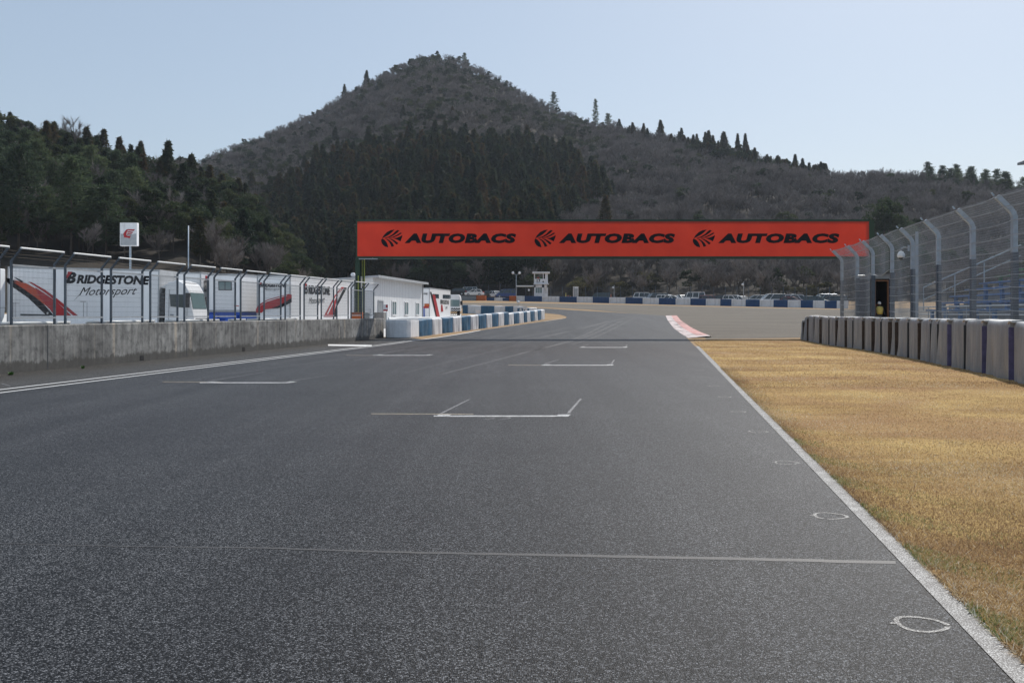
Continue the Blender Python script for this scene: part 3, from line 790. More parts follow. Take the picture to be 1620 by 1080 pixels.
# cab
m = MB()
prof = [(7.42, .55), (7.42, 3.0), (7.55, 3.3), (8.05, 3.36), (8.35, 3.22), (8.55, 2.86), (8.72, 2.05), (8.80, 1.7), (8.84, 1.0), (8.84, .45)]
m.prism(prof, .02, 2.32); m.build('cab', M['white'], t1, bevel=.06)
m = MB(); m.prism([(6.95, 3.0), (7.9, 3.42), (8.3, 3.3), (7.9, 3.05), (7.4, 3.0)], .2, 2.1); m.build('roof_fairing', M['white'], t1, bevel=.04)
m = MB(); m.prism([(7.70, 2.15), (7.66, 2.72), (8.36, 2.72), (8.42, 2.36), (8.36, 2.10)], -.004, .03); m.build('side_window', M['glass'], t1)
m = MB(); m.add([(8.575, .14, 2.82), (8.575, 2.2, 2.82), (8.735, 2.2, 2.06), (8.735, .14, 2.06)], [(0, 1, 2, 3)]); m.add([(8.56, .14, 2.82), (8.56, 2.2, 2.82), (8.72, 2.2, 2.06), (8.72, .14, 2.06)], [(3, 2, 1, 0)]); m.build('windscreen', M['paleglass'], t1, fix=False)
m = MB(); m.box(7.62, 7.635, -.004, .03, .9, 2.95); m.box(8.48, 8.495, -.004, .03, .9, 2.1); m.box(7.62, 8.48, -.004, .03, .9, .915); m.box(7.7, 7.86, -.02, .03, 1.72, 1.78); m.box(7.42, 8.6, -.006, .03, .55, .72); m.build('door_seam', M['grey'], t1)
m = MB(); m.add([(8.53, .06, 2.9), (8.53, 2.28, 2.9), (8.545, 2.28, 2.83), (8.545, .06, 2.83)], [(0, 1, 2, 3)]); m.box(8.40, 8.60, -.004, .10, 2.12, 2.80); m.build('windscreen_surround', M['black'], t1, fix=False)
m = MB(); m.box(8.76, 8.86, .3, 2.05, 1.25, 1.6); m.box(8.8, 8.87, .2, 2.15, .55, .8); m.build('grille', M['dark'], t1)
for y in (.10, 1.78):
    m = MB(); m.box(8.78, 8.88, y, y + .44, .85, 1.15); m.build('headlight', M['lens'], t1, bevel=.02)
m = MB(); m.box(8.62, 8.86, -.012, .1, 1.22, 1.46); m.box(8.62, 8.86, -.012, .1, .85, 1.1); m.build('indicator', M['amber'], t1)
for y in (-.22, 2.4):
    m = MB(); m.box(8.50, 8.62, y, y + .16, 2.28, 2.66); m.box(8.54, 8.58, min(y + .1, 2.3), max(y + .1, .1) if y < 0 else y + .05, 2.62, 2.66); m.build('mirror', M['black'], t1)
m = MB()
for i in range(9): m.box(7.0, 7.36, .1, .5, 1.0 + i * .19, 1.13 + i * .19)
m.box(7.05, 7.3, .15, .45, .95, 2.75); m.build('air_intake', M['dark'], t1)
truck_wheel(t1, 7.95, .22); truck_wheel(t1, 7.95, 2.12)

# --- row of trailers backed up to the wall
def row_trailer(px0, px1, Y, top, heading, length, label, bottom=1.15, undercolour='dark'):
    a, b = P(px0, 495, Y), P(px1, 495, Y)
    t = thing('trailer', label, 'trailer', (a.x, Y, 0), -heading, 'trailers parked side by side in the paddock')
    Wd = (b.x - a.x) / math.cos(heading); H = P(0, top, Y).z
    m = MB(); m.box(0, Wd, 0, length, bottom, H); m.build('cargo_box', M['trailer'], t, bevel=.03)
    m = MB(); m.box(-.008, .07, -.02, .05, bottom - .02, H + .01); m.box(Wd - .07, Wd + .01, -.02, .05, bottom - .02, H + .01); m.box(.07, Wd - .07, -.02, .05, H - .1, H + .012); m.box(.07, Wd - .07, -.02, .05, bottom - .02, bottom + .12)
    m.box(Wd - .03, Wd + .014, .05, length, H - .1, H + .012)
    m.build('door_frame', M['lightgrey'], t)
    m = MB(); m.box(.1, Wd - .1, .02, length - .3, .75, bottom - .03); m.box(.1, Wd - .1, -.05, .05, .45, .62); m.build('chassis', M[undercolour], t)
    for y in (1.4, 2.6): truck_wheel_x(t, .25, y); truck_wheel_x(t, Wd - .25, y)
    return t, Wd, H
def truck_wheel_x(parent, x, y, r=.5, wdt=.32):
    m = MB(); m.lathe([(r * .5, -wdt / 2), (r * .93, -wdt / 2), (r, -wdt * .3), (r, wdt * .3), (r * .93, wdt / 2), (r * .5, wdt / 2)], 16, c=(x, y, 0), axis='x')
    m.v = [(a, b, c + r) for a, b, c in m.v]; m.build('wheel', M['rubber'], parent)
Yt = 62.0; hd = math.radians(8.5)
ta, Wa, Ha = row_trailer(264, 320.5, Yt, 431, hd, 11, 'white trailer seen over the roof of the white truck cab')
fa = Face(ta, (Wa, 0, 0), (1, 0, 0))
m = MB(); fa.text(m, 'BRIDGESTONE', (322.5, 462), (328.5, 462), (322.5, 443), offset=.02); m.build('lettering', M['black_print'], ta, fix=False)
m = MB(); m.box(Wa, Wa + .012, .6, 2.4, 3.75, 4.0); m.build('red_flag_mark', M['red'], ta)
tb, Wb, Hb = row_trailer(329, 384, Yt, 433.5, hd, 11, 'white trailer with a small dark-framed window in its rear, on a blue chassis', 1.75, 'vividblue')
fb = Face(tb, (0, 0, 0), (0, -1, 0))
m = MB(); f = fb; f.poly(m, [(345.2, 444.6), (366.6, 444.6), (366.9, 459.4), (345.6, 459.2)]); m.build('window_frame', M['dark'], tb, fix=False)
m = MB(); f.poly(m, [(346.5, 445.9), (355.4, 445.9), (355.4, 458), (346.8, 458)], 0, .004); f.poly(m, [(356.6, 445.9), (365.4, 445.9), (365.6, 458), (356.6, 458)], 0, .004); m.build('window_pane', M['paleglass'], tb, fix=False)
m = MB(); m.box(.05, .75, -.35, 0, .9, 1.6); m.box(1.25, 2.0, -.25, 0, .9, 1.6); m.box(.75, 1.25, -.1, 0, 1.3, 1.6); m.build('lift_gear', M['vividblue'], tb, bevel=.02)
m = MB(); f.poly(m, [(370, 483.2), (378, 483.2), (378, 484.4), (370, 484.4)]); m.build('red_lettering_strip', M['tail'], tb, fix=False)
tc, Wc, Hc = row_trailer(406.5, 461.5, Yt, 435.2, hd, 12, 'white trailer with small black lettering and a red sweep across its rear, leftmost lettered trailer')
fc = Face(tc, (0, 0, 0), (0, -1, 0), .055)
cc = lambda pts: [(x / 8.1 + 380, y / 8.1 + 420) for x, y in pts]
m = MB()
fc.text(m, 'RIDGESTONE', (414.5, 454.0), (453.5, 454.2), (414.5, 448.5), shear=.22, offset=.05)
fc.text(m, 'B', (410.6, 454), (414.6, 454), (410.6, 447.2), shear=.25, offset=.03)
fc.text(m, 'Motorsport', (417, 460.2), (446, 460.2), (417, 455.2), shear=.55, offset=-.004)
m.build('lettering', M['black_print'], tc, fix=False)
m = MB()
fc.poly(m, cc([(200, 605), (200, 560), (240, 500), (340, 440), (480, 400), (620, 365), (660, 372), (660, 470), (480, 545), (330, 560), (270, 605)]), 0)
fc.poly(m, cc([(400, 545), (480, 520), (600, 455), (660, 410), (660, 470), (540, 530), (480, 548)]), 1, .004)
fc.poly(m, cc([(245, 525), (345, 462), (490, 418), (600, 385), (600, 378), (480, 410), (340, 452)]), 2, .004)
m.build('side_stripe', [M['red'], M['black_print'], M['white']], tc, fix=False)
m = MB(); fc.poly(m, [(411.8, 447), (414.6, 447), (410.6, 451.5)], 0, .005); m.build('red_flag_mark', M['red'], tc, fix=False)
fs_ = Face(tc, (Wc, 0, 0), (1, 0, 0), .02)
m = MB()
fs_.text(m, 'RIDGESTONE', cc([(878, 365)])[0], cc([(1150, 380)])[0], cc([(878, 250)])[0], shear=.0, offset=.05)
fs_.text(m, 'B', cc([(826, 362)])[0], cc([(868, 364)])[0], cc([(826, 232)])[0], shear=.0, offset=.03)
fs_.text(m, 'Motorsport', cc([(880, 520)])[0], cc([(1085, 500)])[0], cc([(880, 410)])[0], shear=.4, offset=-.002)
m.build('lettering', M['black_print'], tc, fix=False)
m = MB()
fs_.poly(m, cc([(1070, 655), (1215, 380), (1300, 275), (1335, 280), (1255, 370), (1215, 540), (1200, 655)]), 0)
fs_.poly(m, cc([(1335, 280), (1368, 285), (1245, 520), (1235, 655), (1200, 655), (1215, 560), (1260, 430)]), 1, .003)
fs_.poly(m, cc([(1110, 620), (1220, 400), (1285, 310), (1295, 312), (1232, 400), (1125, 625)]), 2, .004)
m.build('side_stripe', [M['red'], M['black_print'], M['white']], tc, fix=False)
m = MB(); fs_.poly(m, cc([(832, 230), (856, 232), (830, 300)]), 0, .004); m.build('red_flag_mark', M['red'], tc, fix=False)
# white truck at the left edge
te = thing('box_truck', 'white truck at the left edge of the view with only its rear end showing', 'truck', (P(-35, 495, 44).x, 44, 0))
m = MB(); m.box(-7, 0, 0, 2.4, 1.9, 3.72); m.prism([(-7, 1.0), (-.25, 1.0), (-.05, 1.5), (0, 1.9), (-7, 1.9)], 0, 2.4); m.build('cargo_box', M['white'], te, bevel=.04)
m = MB(); m.box(-6.8, -.3, .3, 2.1, .6, 1.0); m.build('chassis', M['dark'], te)
m = MB(); m.box(-.5, -.06, -.02, .3, .75, .95); m.build('tail_lamp', M['orange'], te); truck_wheel(te, -1.6, .25); truck_wheel(te, -2.7, .25)

# --- trailer and tractor beyond the building
Y5 = 100.0
t5, W5, H5 = row_trailer(667, 680, Y5, 455.4, math.radians(8.2), 10.2, 'white trailer with two dark windows and a red diagonal stripe beyond the prefab building', .6)
c5 = lambda pts: [(x / 13.5 + 640, y / 13.5 + 440) for x, y in pts]
f5 = Face(t5, (W5, 0, 0), (1, 0, 0), .02)
m = MB(); f5.poly(m, c5([(598, 335), (735, 345), (735, 432), (598, 420)])); m.build('window', M['glass'], t5, fix=False)
m = MB(); f5.poly(m, c5([(818, 350), (988, 358), (988, 440), (818, 435)])); m.build('window', M['glass'], t5, fix=False)
m = MB(); f5.poly(m, c5([(595, 350), (650, 360), (755, 825), (690, 825)]), 0, .01); f5.poly(m, c5([(545, 290), (575, 295), (600, 400), (700, 825), (670, 825), (580, 440)]), 1, .006); f5.poly(m, c5([(782, 565), (808, 565), (828, 710), (778, 715)]), 0, .006)
m.build('side_stripe', [M['red'], M['black_print']], t5, fix=False)
m = MB(); f5.text(m, 'RIDGESTONE', *c5([(800, 550), (950, 562), (800, 460)]), offset=.03); f5.text(m, 'B', *c5([(768, 548), (800, 550), (768, 455)]), offset=.03); f5.text(m, 'M', *c5([(870, 670), (920, 670), (870, 600)]), shear=.5); m.build('lettering', M['black_print'], t5, fix=False)
fr5 = Face(t5, (0, 0, 0), (0, -1, 0), .055)
m = MB(); fr5.text(m, 'ONE', *c5([(405, 352), (490, 352), (405, 315)]), offset=.03); m.build('lettering', M['black_print'], t5, fix=False)
m = MB(); fr5.poly(m, c5([(392, 610), (430, 610), (430, 825), (392, 825)]), 0); fr5.poly(m, c5([(425, 545), (530, 545), (530, 600), (425, 600)]), 1, .003); fr5.poly(m, c5([(400, 600), (520, 600), (520, 640), (400, 640)]), 2, .004); m.build('rear_graphics', [M['vividblue'], M['orange'], M['red']], t5, fix=False)
tt = thing('tractor_unit', 'white tractor truck with black zigzag front between the red striped trailer and the infield', 'truck', (P(713.5, 495, 112).x, 112, zf(112)))
k5 = 112 / F
m = MB(); zt = lambda py: CH - (py - HY) * k5 - zf(112)
m.prism([(-1.25, .5), (1.05, .5), (1.05, zt(472)), (.95, zt(466.5)), (.8, zt(466)), (-1.0, zt(466)), (-1.25, zt(472))], .06, 2.4, axis='y')
m.v = [(x, y, z) for x, y, z in m.v]
m.build('cab', M['white'], tt, bevel=.08)
m = MB(); m.box(-1.26, 1.06, -.03, .55, .5, zt(485.5)); m.build('bumper', M['white'], tt, bevel=.05)
m = MB(); m.box(-1.1, .95, .02, .1, zt(484.5), zt(474.2)); m.build('windscreen', M['paleglass'], tt)
m = MB()
for r_ in range(3):
    zz = zt(488.6 + r_ * 3.6)
    for q in range(4):
        x = .0 + q * .26; m.prism([(x, zz), (x + .13, zz + .12), (x + .26, zz), (x + .26, zz - .13), (x + .13, zz - .01), (x, zz - .13)], -.045, -.032)
m.build('zigzag_print', M['black_print'], tt)
for x in (-1.36, 1.18):
    m = MB(); m.box(x - .12, x + .12, -.1, .05, zt(482.5), zt(476)); m.build('mirror', M['black'], tt)
for x in (-1.0, .8): truck_wheel_x(tt, x, 1.0, .45)

# ------------------------------------------------------------------ prefab building
BY = 78.0
b0 = P(590.4, 495, BY); bh = CH + (495 - 438.7) / F * BY; b1 = P(668.5, 495, (bh - CH) / (495 - 449.6) * F)
bd = Vector((b1.x - b0.x, b1.y - b0.y, 0)); BL = bd.length; BROT = math.atan2(bd.y, bd.x)      # local x runs along the lit side, local -y faces the track
bz = zf(BY) - .3
bld = thing('prefab_building', 'low white prefab building with a row of narrow windows behind the green gantry column', 'building', (b0.x, b0.y, bz), BROT)
BH = bh - bz; BW = 5.2
m = MB(); m.prism([(0, 0), (BW, 0), (BW, BH - .35), (0, BH)], 0, BL, axis='x'); m.build('wall', M['wall_panel'], bld)
m = MB()
for i in range(1, int(BL / .6)): m.box(i * .6 - .012, i * .6 + .012, -.008, 0, .3, BH - .1)
m.build('panel_seam', M['lightgrey'], bld)
m = MB(); m.prism([(-.50, BH + .02), (BW + .3, BH - .37), (BW + .3, BH - .24), (-.50, BH + .15)], -.45, BL + .35, axis='x'); m.build('roof', M['roof'], bld)
m = MB(); m.box(-.4, BL + .3, -.54, -.505, BH - .03, BH + .17); m.box(BL - .15, BL - .03, -.1, -.01, .3, BH - .02); m.build('gutter', M['lightgrey'], bld)
fb_ = Face(bld, (0, 0, 0), (0, -1, 0), .02)
def bwin(pl, pr, pt, pb):
    a, b = fb_.pt(pl, pt), fb_.pt(pr, pb)
    fr = MB(); x0, x1, z0, z1 = a.x, b.x, b.z, a.z
    fr.box(x0 - .1, x1 + .1, -.06, 0, z1, z1 + .1); fr.box(x0 - .14, x1 + .14, -.14, 0, z0 - .12, z0 - .02); fr.box(x0 - .1, x0, -.06, 0, z0 - .02, z1); fr.box(x1, x1 + .1, -.06, 0, z0 - .02, z1); fr.box((x0 + x1) / 2 - .04, (x0 + x1) / 2 + .04, -.05, 0, z0 - .02, z1)
    o = fr.build('window', M['white'], bld); g = MB(); g.box(x0, x1, -.02, .001, z0, z1); g.build('pane', M['paleglass'], o)
for q in ((620.2, 626.6, 477.4, 497), (640.0, 645.6, 478.4, 497), (658.0, 662.8, 479.6, 497)): bwin(*q)
a, b = fb_.pt(598.4, 476.3), fb_.pt(605.7, 500.5)
m = MB(); m.box(a.x, b.x, -.02, .001, .3, a.z); door = m.build('door', M['grey'], bld)
m = MB(); m.box(a.x - .1, a.x, -.06, 0, .3, a.z + .1); m.box(b.x, b.x + .1, -.06, 0, .3, a.z + .1); m.box(a.x, b.x, -.06, 0, a.z, a.z + .1); m.build('door_frame', M['lightgrey'], door)
m = MB(); m.box(.35, a.x - .15, -.75, -.02, .3, 1.6); tag(m.build('storage_box', M['concrete_plain'], None, loc=bld.location, rotz=BROT), 'beige box against the corner of the white prefab building', 'box')
m = MB(); m.lathe([(.09, 0), (.16, .05), (.2, .15), (.14, .28), (.03, .31)], 12); tag(m.build('security_camera', M['white'], None, True, P(558.5, 437.6, BY + .5) - Vector((0, 0, .0))), 'small white round lamp on the edge of the prefab building roof', 'lamp')

# ------------------------------------------------------------------ advertising gantry
GY = 65.0
gx0, gx1 = P(565.5, 495, GY).x, P(1374.5, 495, GY).x
gz0, gz1 = P(0, 405.5, GY).z, P(0, 350.5, GY).z
gan = thing('advertising_gantry', 'wide green steel gantry over the track with a red orange advertising banner', 'gantry', (0, GY, 0))
m = MB()
m.box(gx0 - .1, gx1 + .12, -.02, .1, gz1 + .002, gz1 + .13); m.box(gx0 - .1, gx1 + .12, -.02, .1, gz0 - .16, gz0 - .002); m.box(gx0 - .1, gx0 - .003, -.02, .1, gz0, gz1); m.box(gx1 + .003, gx1 + .12, -.02, .1, gz0, gz1)
m.build('banner_frame', M['green'], gan)
m = MB()
m.box(gx0 - .1, gx1 + .12, .16, .3, gz0 - .16, gz0 - .02)
nb = 1
for i in range(nb + 1):
    x = lerp(gx0, gx1, i / nb); m.box(x - .05, x + .05, .13, .2, gz0 - .01, gz1)
m.build('truss', M['green'], gan)
for cx0, cx1 in ((P(562, 0, GY).x, P(569, 0, GY).x), (P(1374.5, 0, GY).x, P(1379.5, 0, GY).x)):
    m = MB(); zb = -.2 if cx0 < 0 else -.2
    top = gz0 - .16 if cx0 < 0 else gz1 + .1
    x0_ = cx0 if cx0 < 0 else gx1 + .125
    x1_ = cx1 if cx0 < 0 else gx1 + .36
    m.box(x0_, x1_, .02, .06, zb, top); m.box(x0_, x1_, .5, .54, zb, top); m.box((x0_ + x1_) / 2 - .02, (x0_ + x1_) / 2 + .02, .06, .5, zb, top)
    m.build('column', M['green'], gan)
m = MB(); m.box(P(572, 0, GY).x, P(574.6, 0, GY).x, .6, .75, -.2, gz0 - .16); m.build('brace_post', M['green'], gan)
m = MB(); xl = P(567.2, 0, GY).x; m.tube([(xl, -.1, -.2), (xl, -.1, P(0, 436, GY).z)], .035, 8); m.tube([(P(574.6, 0, GY).x, .5, P(0, 437, GY).z - 3), (P(574.6, 0, GY).x, .5, P(0, 409, GY).z)], .04, 8); m.tube([(P(571.2, 0, GY).x, .5, P(0, 437, GY).z - 3), (P(571.2, 0, GY).x, .5, P(0, 411, GY).z)], .03, 8)
m.build('ladder_rail', M['yellowgreen'], gan)
m = MB()
for i in range(16): m.beam((P(561.5, 0, GY).x, -.1, .3 + i * .24), (xl, -.1, .3 + i * .24), .03, .03)
m.tube([(P(561.5, 0, GY).x, -.1, -.2), (P(561.5, 0, GY).x, -.1, P(0, 443, GY).z)], .03, 8)
m.build('ladder', M['green'], gan)
m = MB(); m.box(P(568, 0, GY).x, P(597.5, 0, GY).x, -.12, -.03, P(0, 410.3, GY).z, P(0, 409, GY).z); m.beam((P(590, 0, GY).x, -.06, P(0, 409, GY).z), (P(590, 0, GY).x, -.06, gz0 - .1), .03, .03); m.build('light_tube', M['lightgrey'], gan)
# banner with its marks
ban = MB(); nx, nz = 60, 6
for i in range(nx + 1):
    for j in range(nz + 1):
        x = lerp(gx0, gx1, i / nx); z = lerp(gz0, gz1, j / nz)
        ban.v.append((x, -.03 + .012 * math.sin(i * .9) * math.sin(j * math.pi / nz), z))
for i in range(nx):
    for j in range(nz):
        ban.f.append([i * (nz + 1) + j, (i + 1) * (nz + 1) + j, (i + 1) * (nz + 1) + j + 1, i * (nz + 1) + j + 1]); ban.m.append(0)
banner = ban.build('banner', M['banner'], gan, True, fix=False)
gX = lambda px: (px - CX) / F * (GY - .05); gZ = lambda py: CH - (py - HY) / F * (GY - .05)
def disc_emblem(mb, ex0, ex1, ey0, ey1):
    """disc cut by curved rays that sweep out of its left edge"""
    # petals in unit coordinates (0..1, y up), outlined from the mark
    cxp = lambda x, y: (gX(lerp(ex0, ex1, x)), -.05, gZ(lerp(ey1, ey0, y)))
    def petal(top, bot): mb.add([cxp(*p) for p in top + bot[::-1]], [tuple(range(len(top) + len(bot)))])
    W_ = lambda pts: [((x - 130) / 375.0, 1 - (y - 85) / 310.0) for x, y in pts]
    def P2(a, b): petal(W_(a), W_(b))
    P2([(152, 232), (180, 185), (235, 130), (300, 98), (365, 86)], [(158, 235), (215, 208), (275, 172), (325, 130), (358, 95)])
    P2([(190, 232), (265, 208), (335, 165), (385, 115), (415, 94)], [(215, 237), (285, 220), (355, 185), (415, 140), (450, 102)])
    P2([(255, 236), (330, 215), (410, 175), (470, 138)], [(270, 239), (345, 226), (420, 196), (493, 150)])
    P2([(340, 237), (410, 225), (460, 205), (500, 182)], [(350, 240), (400, 256), (440, 275), (466, 292)])
    P2([(466, 292), (497, 215), (500, 184)], [(463, 290), (480, 232), (496, 188)])
    P2([(150, 240), (190, 262), (225, 300), (245, 345), (258, 390)], [(136, 262), (138, 300), (160, 345), (200, 378), (245, 392)])
    P2([(195, 242), (250, 252), (300, 285), (335, 325), (358, 370)], [(212, 250), (255, 278), (285, 318), (302, 355), (312, 385)])
    P2([(265, 242), (320, 248), (380, 280), (432, 322)], [(280, 250), (325, 275), (370, 315), (402, 346)])
for (a, b, c, d_) in ((602.5, 637, 640, 820.5), (845, 879.5, 884, 1072), (1095.5, 1131.5, 1136, 1332)):
    m = MB(); disc_emblem(m, a, b, 363, 391.5); m.build('emblem', M['black_print'], banner, fix=False)
    m = MB(); put_text(m, 'AUTOBACS', (gX(c), -.05, gZ(384.8)), (gX(d_ - 4) - gX(c), 0, 0), (0, 0, gZ(369.2) - gZ(384.8)), shear=.16, offset=.07, spacing=1.12)
    m.build('lettering', M['black_print'], banner, fix=False)

# ------------------------------------------------------------------ sign on a pole and other poles on the left
SY = 75.0
sg = thing('pole_sign', 'white square sign with a red winged emblem on a tall pole above the trucks', 'sign', P(204.5, 495, SY) * Vector((1, 1, 0)) if False else (P(204.5, 495, SY).x, SY, 0))
sx = lambda px: (px - 204.5) / F * SY; sz = lambda py: CH - (py - HY) / F * SY
m = MB(); m.box(sx(189.8), sx(216.5), 0, .42, sz(389), sz(352.3)); m.build('sign_box', M['tyre_end'], sg, bevel=.02)
m = MB(); m.box(sx(189.8), sx(216.5), -.012, .0, sz(389), sz(388.0)); m.box(sx(189.8), sx(216.5), -.012, 0, sz(353.2), sz(352.3)); m.box(sx(189.8), sx(190.6), -.012, 0, sz(388), sz(353.2)); m.box(sx(215.7), sx(216.5), -.012, 0, sz(388), sz(353.2)); m.build('sign_frame', M['white'], sg)
m = MB(); e_ = lambda pts: [(sx(180 + x / 10.8), -.014, sz(340 + y / 10.8)) for x, y in pts]
m.add(e_([(190, 330), (325, 330), (388, 318), (388, 515), (115, 515), (115, 322)]), [(0, 1, 2, 3, 4, 5)]); m.build('grey_half', M['grey' if False else 'lightgrey'], sg, fix=False)
m = MB(); e2 = lambda pts: [(sx(180 + x / 10.8), -.022, sz(340 + y / 10.8)) for x, y in pts]
for pl in ([(160, 330), (195, 275), (220, 250), (250, 262), (225, 290), (215, 345), (240, 360), (295, 355), (270, 405), (245, 392), (178, 386), (172, 350)],
           [(220, 250), (250, 244), (365, 248), (340, 275), (270, 268), (250, 262)], [(232, 290), (255, 280), (335, 292), (318, 312), (262, 303), (232, 305)], [(232, 318), (258, 316), (312, 320), (302, 336), (262, 332), (232, 345)]):
    m.add(e2(pl), [tuple(range(len(pl)))])
m.build('winged_emblem', M['red'], sg, fix=False)
m = MB(); m.tube([(0, .2, 0), (0, .2, sz(389))], .075, 10); m.build('pole', M['galv'], sg)
m = MB(); m.tube([(0, 0, 0), (0, 0, CH + (495 - 357) / F * 88)], .05, 8); tag(m.build('thin_pole', M['galv'], None, True, (P(298, 495, 88).x, 88, 0)), 'thin grey pole rising behind the trucks right of the pole sign', 'pole')

# small items behind the pit wall
m = MB(); m.box(0, .75, 0, .5, .4, 1.72); m.box(.05, .7, -.02, 0, 1.25, 1.6, 1)
tag(m.build('equipment_crate', [M['rust'], M['orange']], None, loc=(P(553, 0, 63.5).x, 63.8, 0), bevel=.01), 'rusty orange crate behind the pit wall at the foot of the green column', 'crate')
ac = thing('generator', 'small grey generator with a pipe frame behind the wall end', 'generator', (P(577.5, 0, 66).x, 66, 0))
m = MB(); m.box(0, .3, 0, .5, .9, 1.7); m.build('body', M['lightgrey'], ac, bevel=.03)
m = MB(); m.tube([(-.05, -.02, .6), (-.05, -.02, 1.95), (.35, -.02, 1.95), (.35, -.02, .6)], .02, 6); m.build('pipe_frame', M['galv'], ac)
sb = thing('small_signboard', 'small white and red board on a post at the end of the pit wall', 'sign', (P(611, 0, 66).x, 66, .0))
m = MB(); m.box(-.2, .12, -.02, .0, P(0, 491, 66).z, P(0, 481.6, 66).z); m.build('board', M['white'], sb)
m = MB(); m.box(-.02, .1, -.035, -.021, P(0, 486.5, 66).z, P(0, 482, 66).z); m.box(-.18, .1, -.035, -.021, P(0, 492, 66).z, P(0, 489.6, 66).z); m.build('red_patch', M['red'], sb)
m = MB(); m.tube([(0, .02, 0), (0, .02, 2.2)], .025, 6); m.build('post', M['galv'], sb)

# ------------------------------------------------------------------ near tyre barrier, blue and white (left)
def cover_mesh(mb, a, b, h, dep, back, seed, n=10, fold=.05, mi=0, top=False, pinch=.06, front_only=False):
    """hanging cover from a to b (ground points), folds outwards, wraps over the top and down the back"""
    r = random.Random(seed)
    d = (b - a); L = d.length; d = d / L; nrm = Vector((d.y, -d.x, 0))        # towards the track side
    if nrm.dot(back) > 0: nrm = -nrm
    ph = [r.uniform(0, 6.28) for _ in range(4)]; rows = [(-.02, .0), (.25, .25), (.5, .55), (.75, .8), (.9, .93), (.97, .99), (1.0, 1.0)]
    o = len(mb.v); cnt = 0
    n = max(6, n)
    for i in range(n + 1):
        t = i / n; edge = min(1, min(t, 1 - t) / .12)
        for (zz, _k) in rows:
            amp = fold * (1 - .75 * zz)
            f = amp * (math.sin(t * 9 + ph[0] + zz * 1.1) * .6 + math.sin(t * 21 + ph[1] - zz * 1.7) * .35 + r.uniform(-.15, .15)) * edge - (1 - edge) * pinch + .05 * (1 - zz) * edge
            rd = (0 if zz < .95 else -.02 if zz < .98 else -.06)
            p = a + d * (L * t) + nrm * (f + rd)
            z = h * zz * (1 + (.012 * math.sin(t * 5 + ph[2]) if zz > .9 else 0))
            mb.v.append((p.x, p.y, a.z * (1 - t) + b.z * t + z))
        for q, hz in ((.35, 1.012), (1.0, .985), (1.0, 0)):
            p = a + d * (L * t) - nrm * dep * q
            mb.v.append((p.x, p.y, a.z * (1 - t) + b.z * t + h * hz + (.012 * math.sin(t * 7 + ph[3]) if hz > .5 else 0)))
    k = len(rows) + 3
    for i in range(n):
        for j in range(k - 1):
            mb.f.append([o + i * k + j, o + (i + 1) * k + j, o + (i + 1) * k + j + 1, o + i * k + j + 1]); mb.m.append(mi + 1 if top and j >= len(rows) - 1 else mi)
    for i in (0, n):
        mb.f.append([o + i * k + j for j in range(k)]); mb.m.append(mi)
LB_base = [(648, 534.2), (700, 527.4), (760, 520.0), (820, 511.5), (848, 507.2), (862, 504.6)]
bx = lambda px: interp(px, LB_base)
bl_edges = [649, 663.5, 684.5, 700, 717, 731, 745, 757.5, 770, 779, 789, 798, 805.5, 813.5, 821.5, 829, 834, 839.5, 846, 851, 856.3, 862]
lbth = []
for i, (a, b) in enumerate(zip(bl_edges, bl_edges[1:])):
    A_, B_ = G(a + .25, bx(a)), G(b - .25, bx(b))
    mm = MB(); cover_mesh(mm, A_, B_, 1.1 if a < 800 else .98, .8, Vector((-1, .2, 0)), i, 12, .05, 0, False, .015)
    o = mm.build('tyre_barrier_block', M['whitecover' if i % 2 == 0 else 'bluecover'], None, False, fix=True)
    c = 'white' if i % 2 == 0 else 'blue'
    tag(o, '%s covered tyre block, %s along the left barrier from the pit wall' % (c, ordinal[i]), 'tyre barrier', 'blue and white tyre blocks of the left barrier')
    # move the origin to its base
    q = (A_ + B_) / 2; o.data.transform(Matrix.Translation(-q)); o.location = q
# big pale rounded end block
c0, c1 = G(608, 534.5), G(648, 534.8)
m = MB(); d = (c1 - c0); L = d.length; pro = []
pl = []
for i in range(13):
    t = i / 12; an = math.pi * (1 - t)
    pl.append((lerp(0, L, t), -.0 - .28 * math.sin(an) ** .6 if 0 < t < 1 else .25))
poly = pl + [(L, 2.0), (0, 2.0)]
m.prism(poly, 0, 1.10, axis='z')
eb = thing('tyre_barrier_end', 'big pale grey rounded tyre bundle at the end of the pit wall', 'tyre barrier', c0, math.atan2(d.y, d.x))
m.build('cover', M['tyre_end'], eb, bevel=.06)
m = MB(); m.prism([(x * .99 + .01, y + .03) for x, y in poly], 1.10, 1.16, axis='z'); m.build('top_sheet', M['whitecover'], eb, bevel=.02)
# pale guard rail behind the barrier
ra, rb = G(649, 533), G(742, 522); ra, rb = ra + Vector((-1.0, .4, 0)), rb + Vector((-1.2, .4, 0))
gr = thing('guard_rail', 'white guard rail running behind the blue and white tyre blocks', 'guard rail', (ra.x, ra.y, ra.z), math.atan2(rb.y - ra.y, rb.x - ra.x))
L = (rb - ra).length; m = MB(); m.prism([(0, 1.05), (-.05, 1.10), (-.05, 1.22), (0, 1.28), (.05, 1.28), (.05, 1.05)], -1.2, L, axis='x')
m.build('rail', M['pipe'], gr)
for i in range(6): 
    m = MB(); m.box(L * i / 5 - .06, L * i / 5 + .06, .06, .16, -.1, 1.24); m.build('post', M['galvdark'], gr)

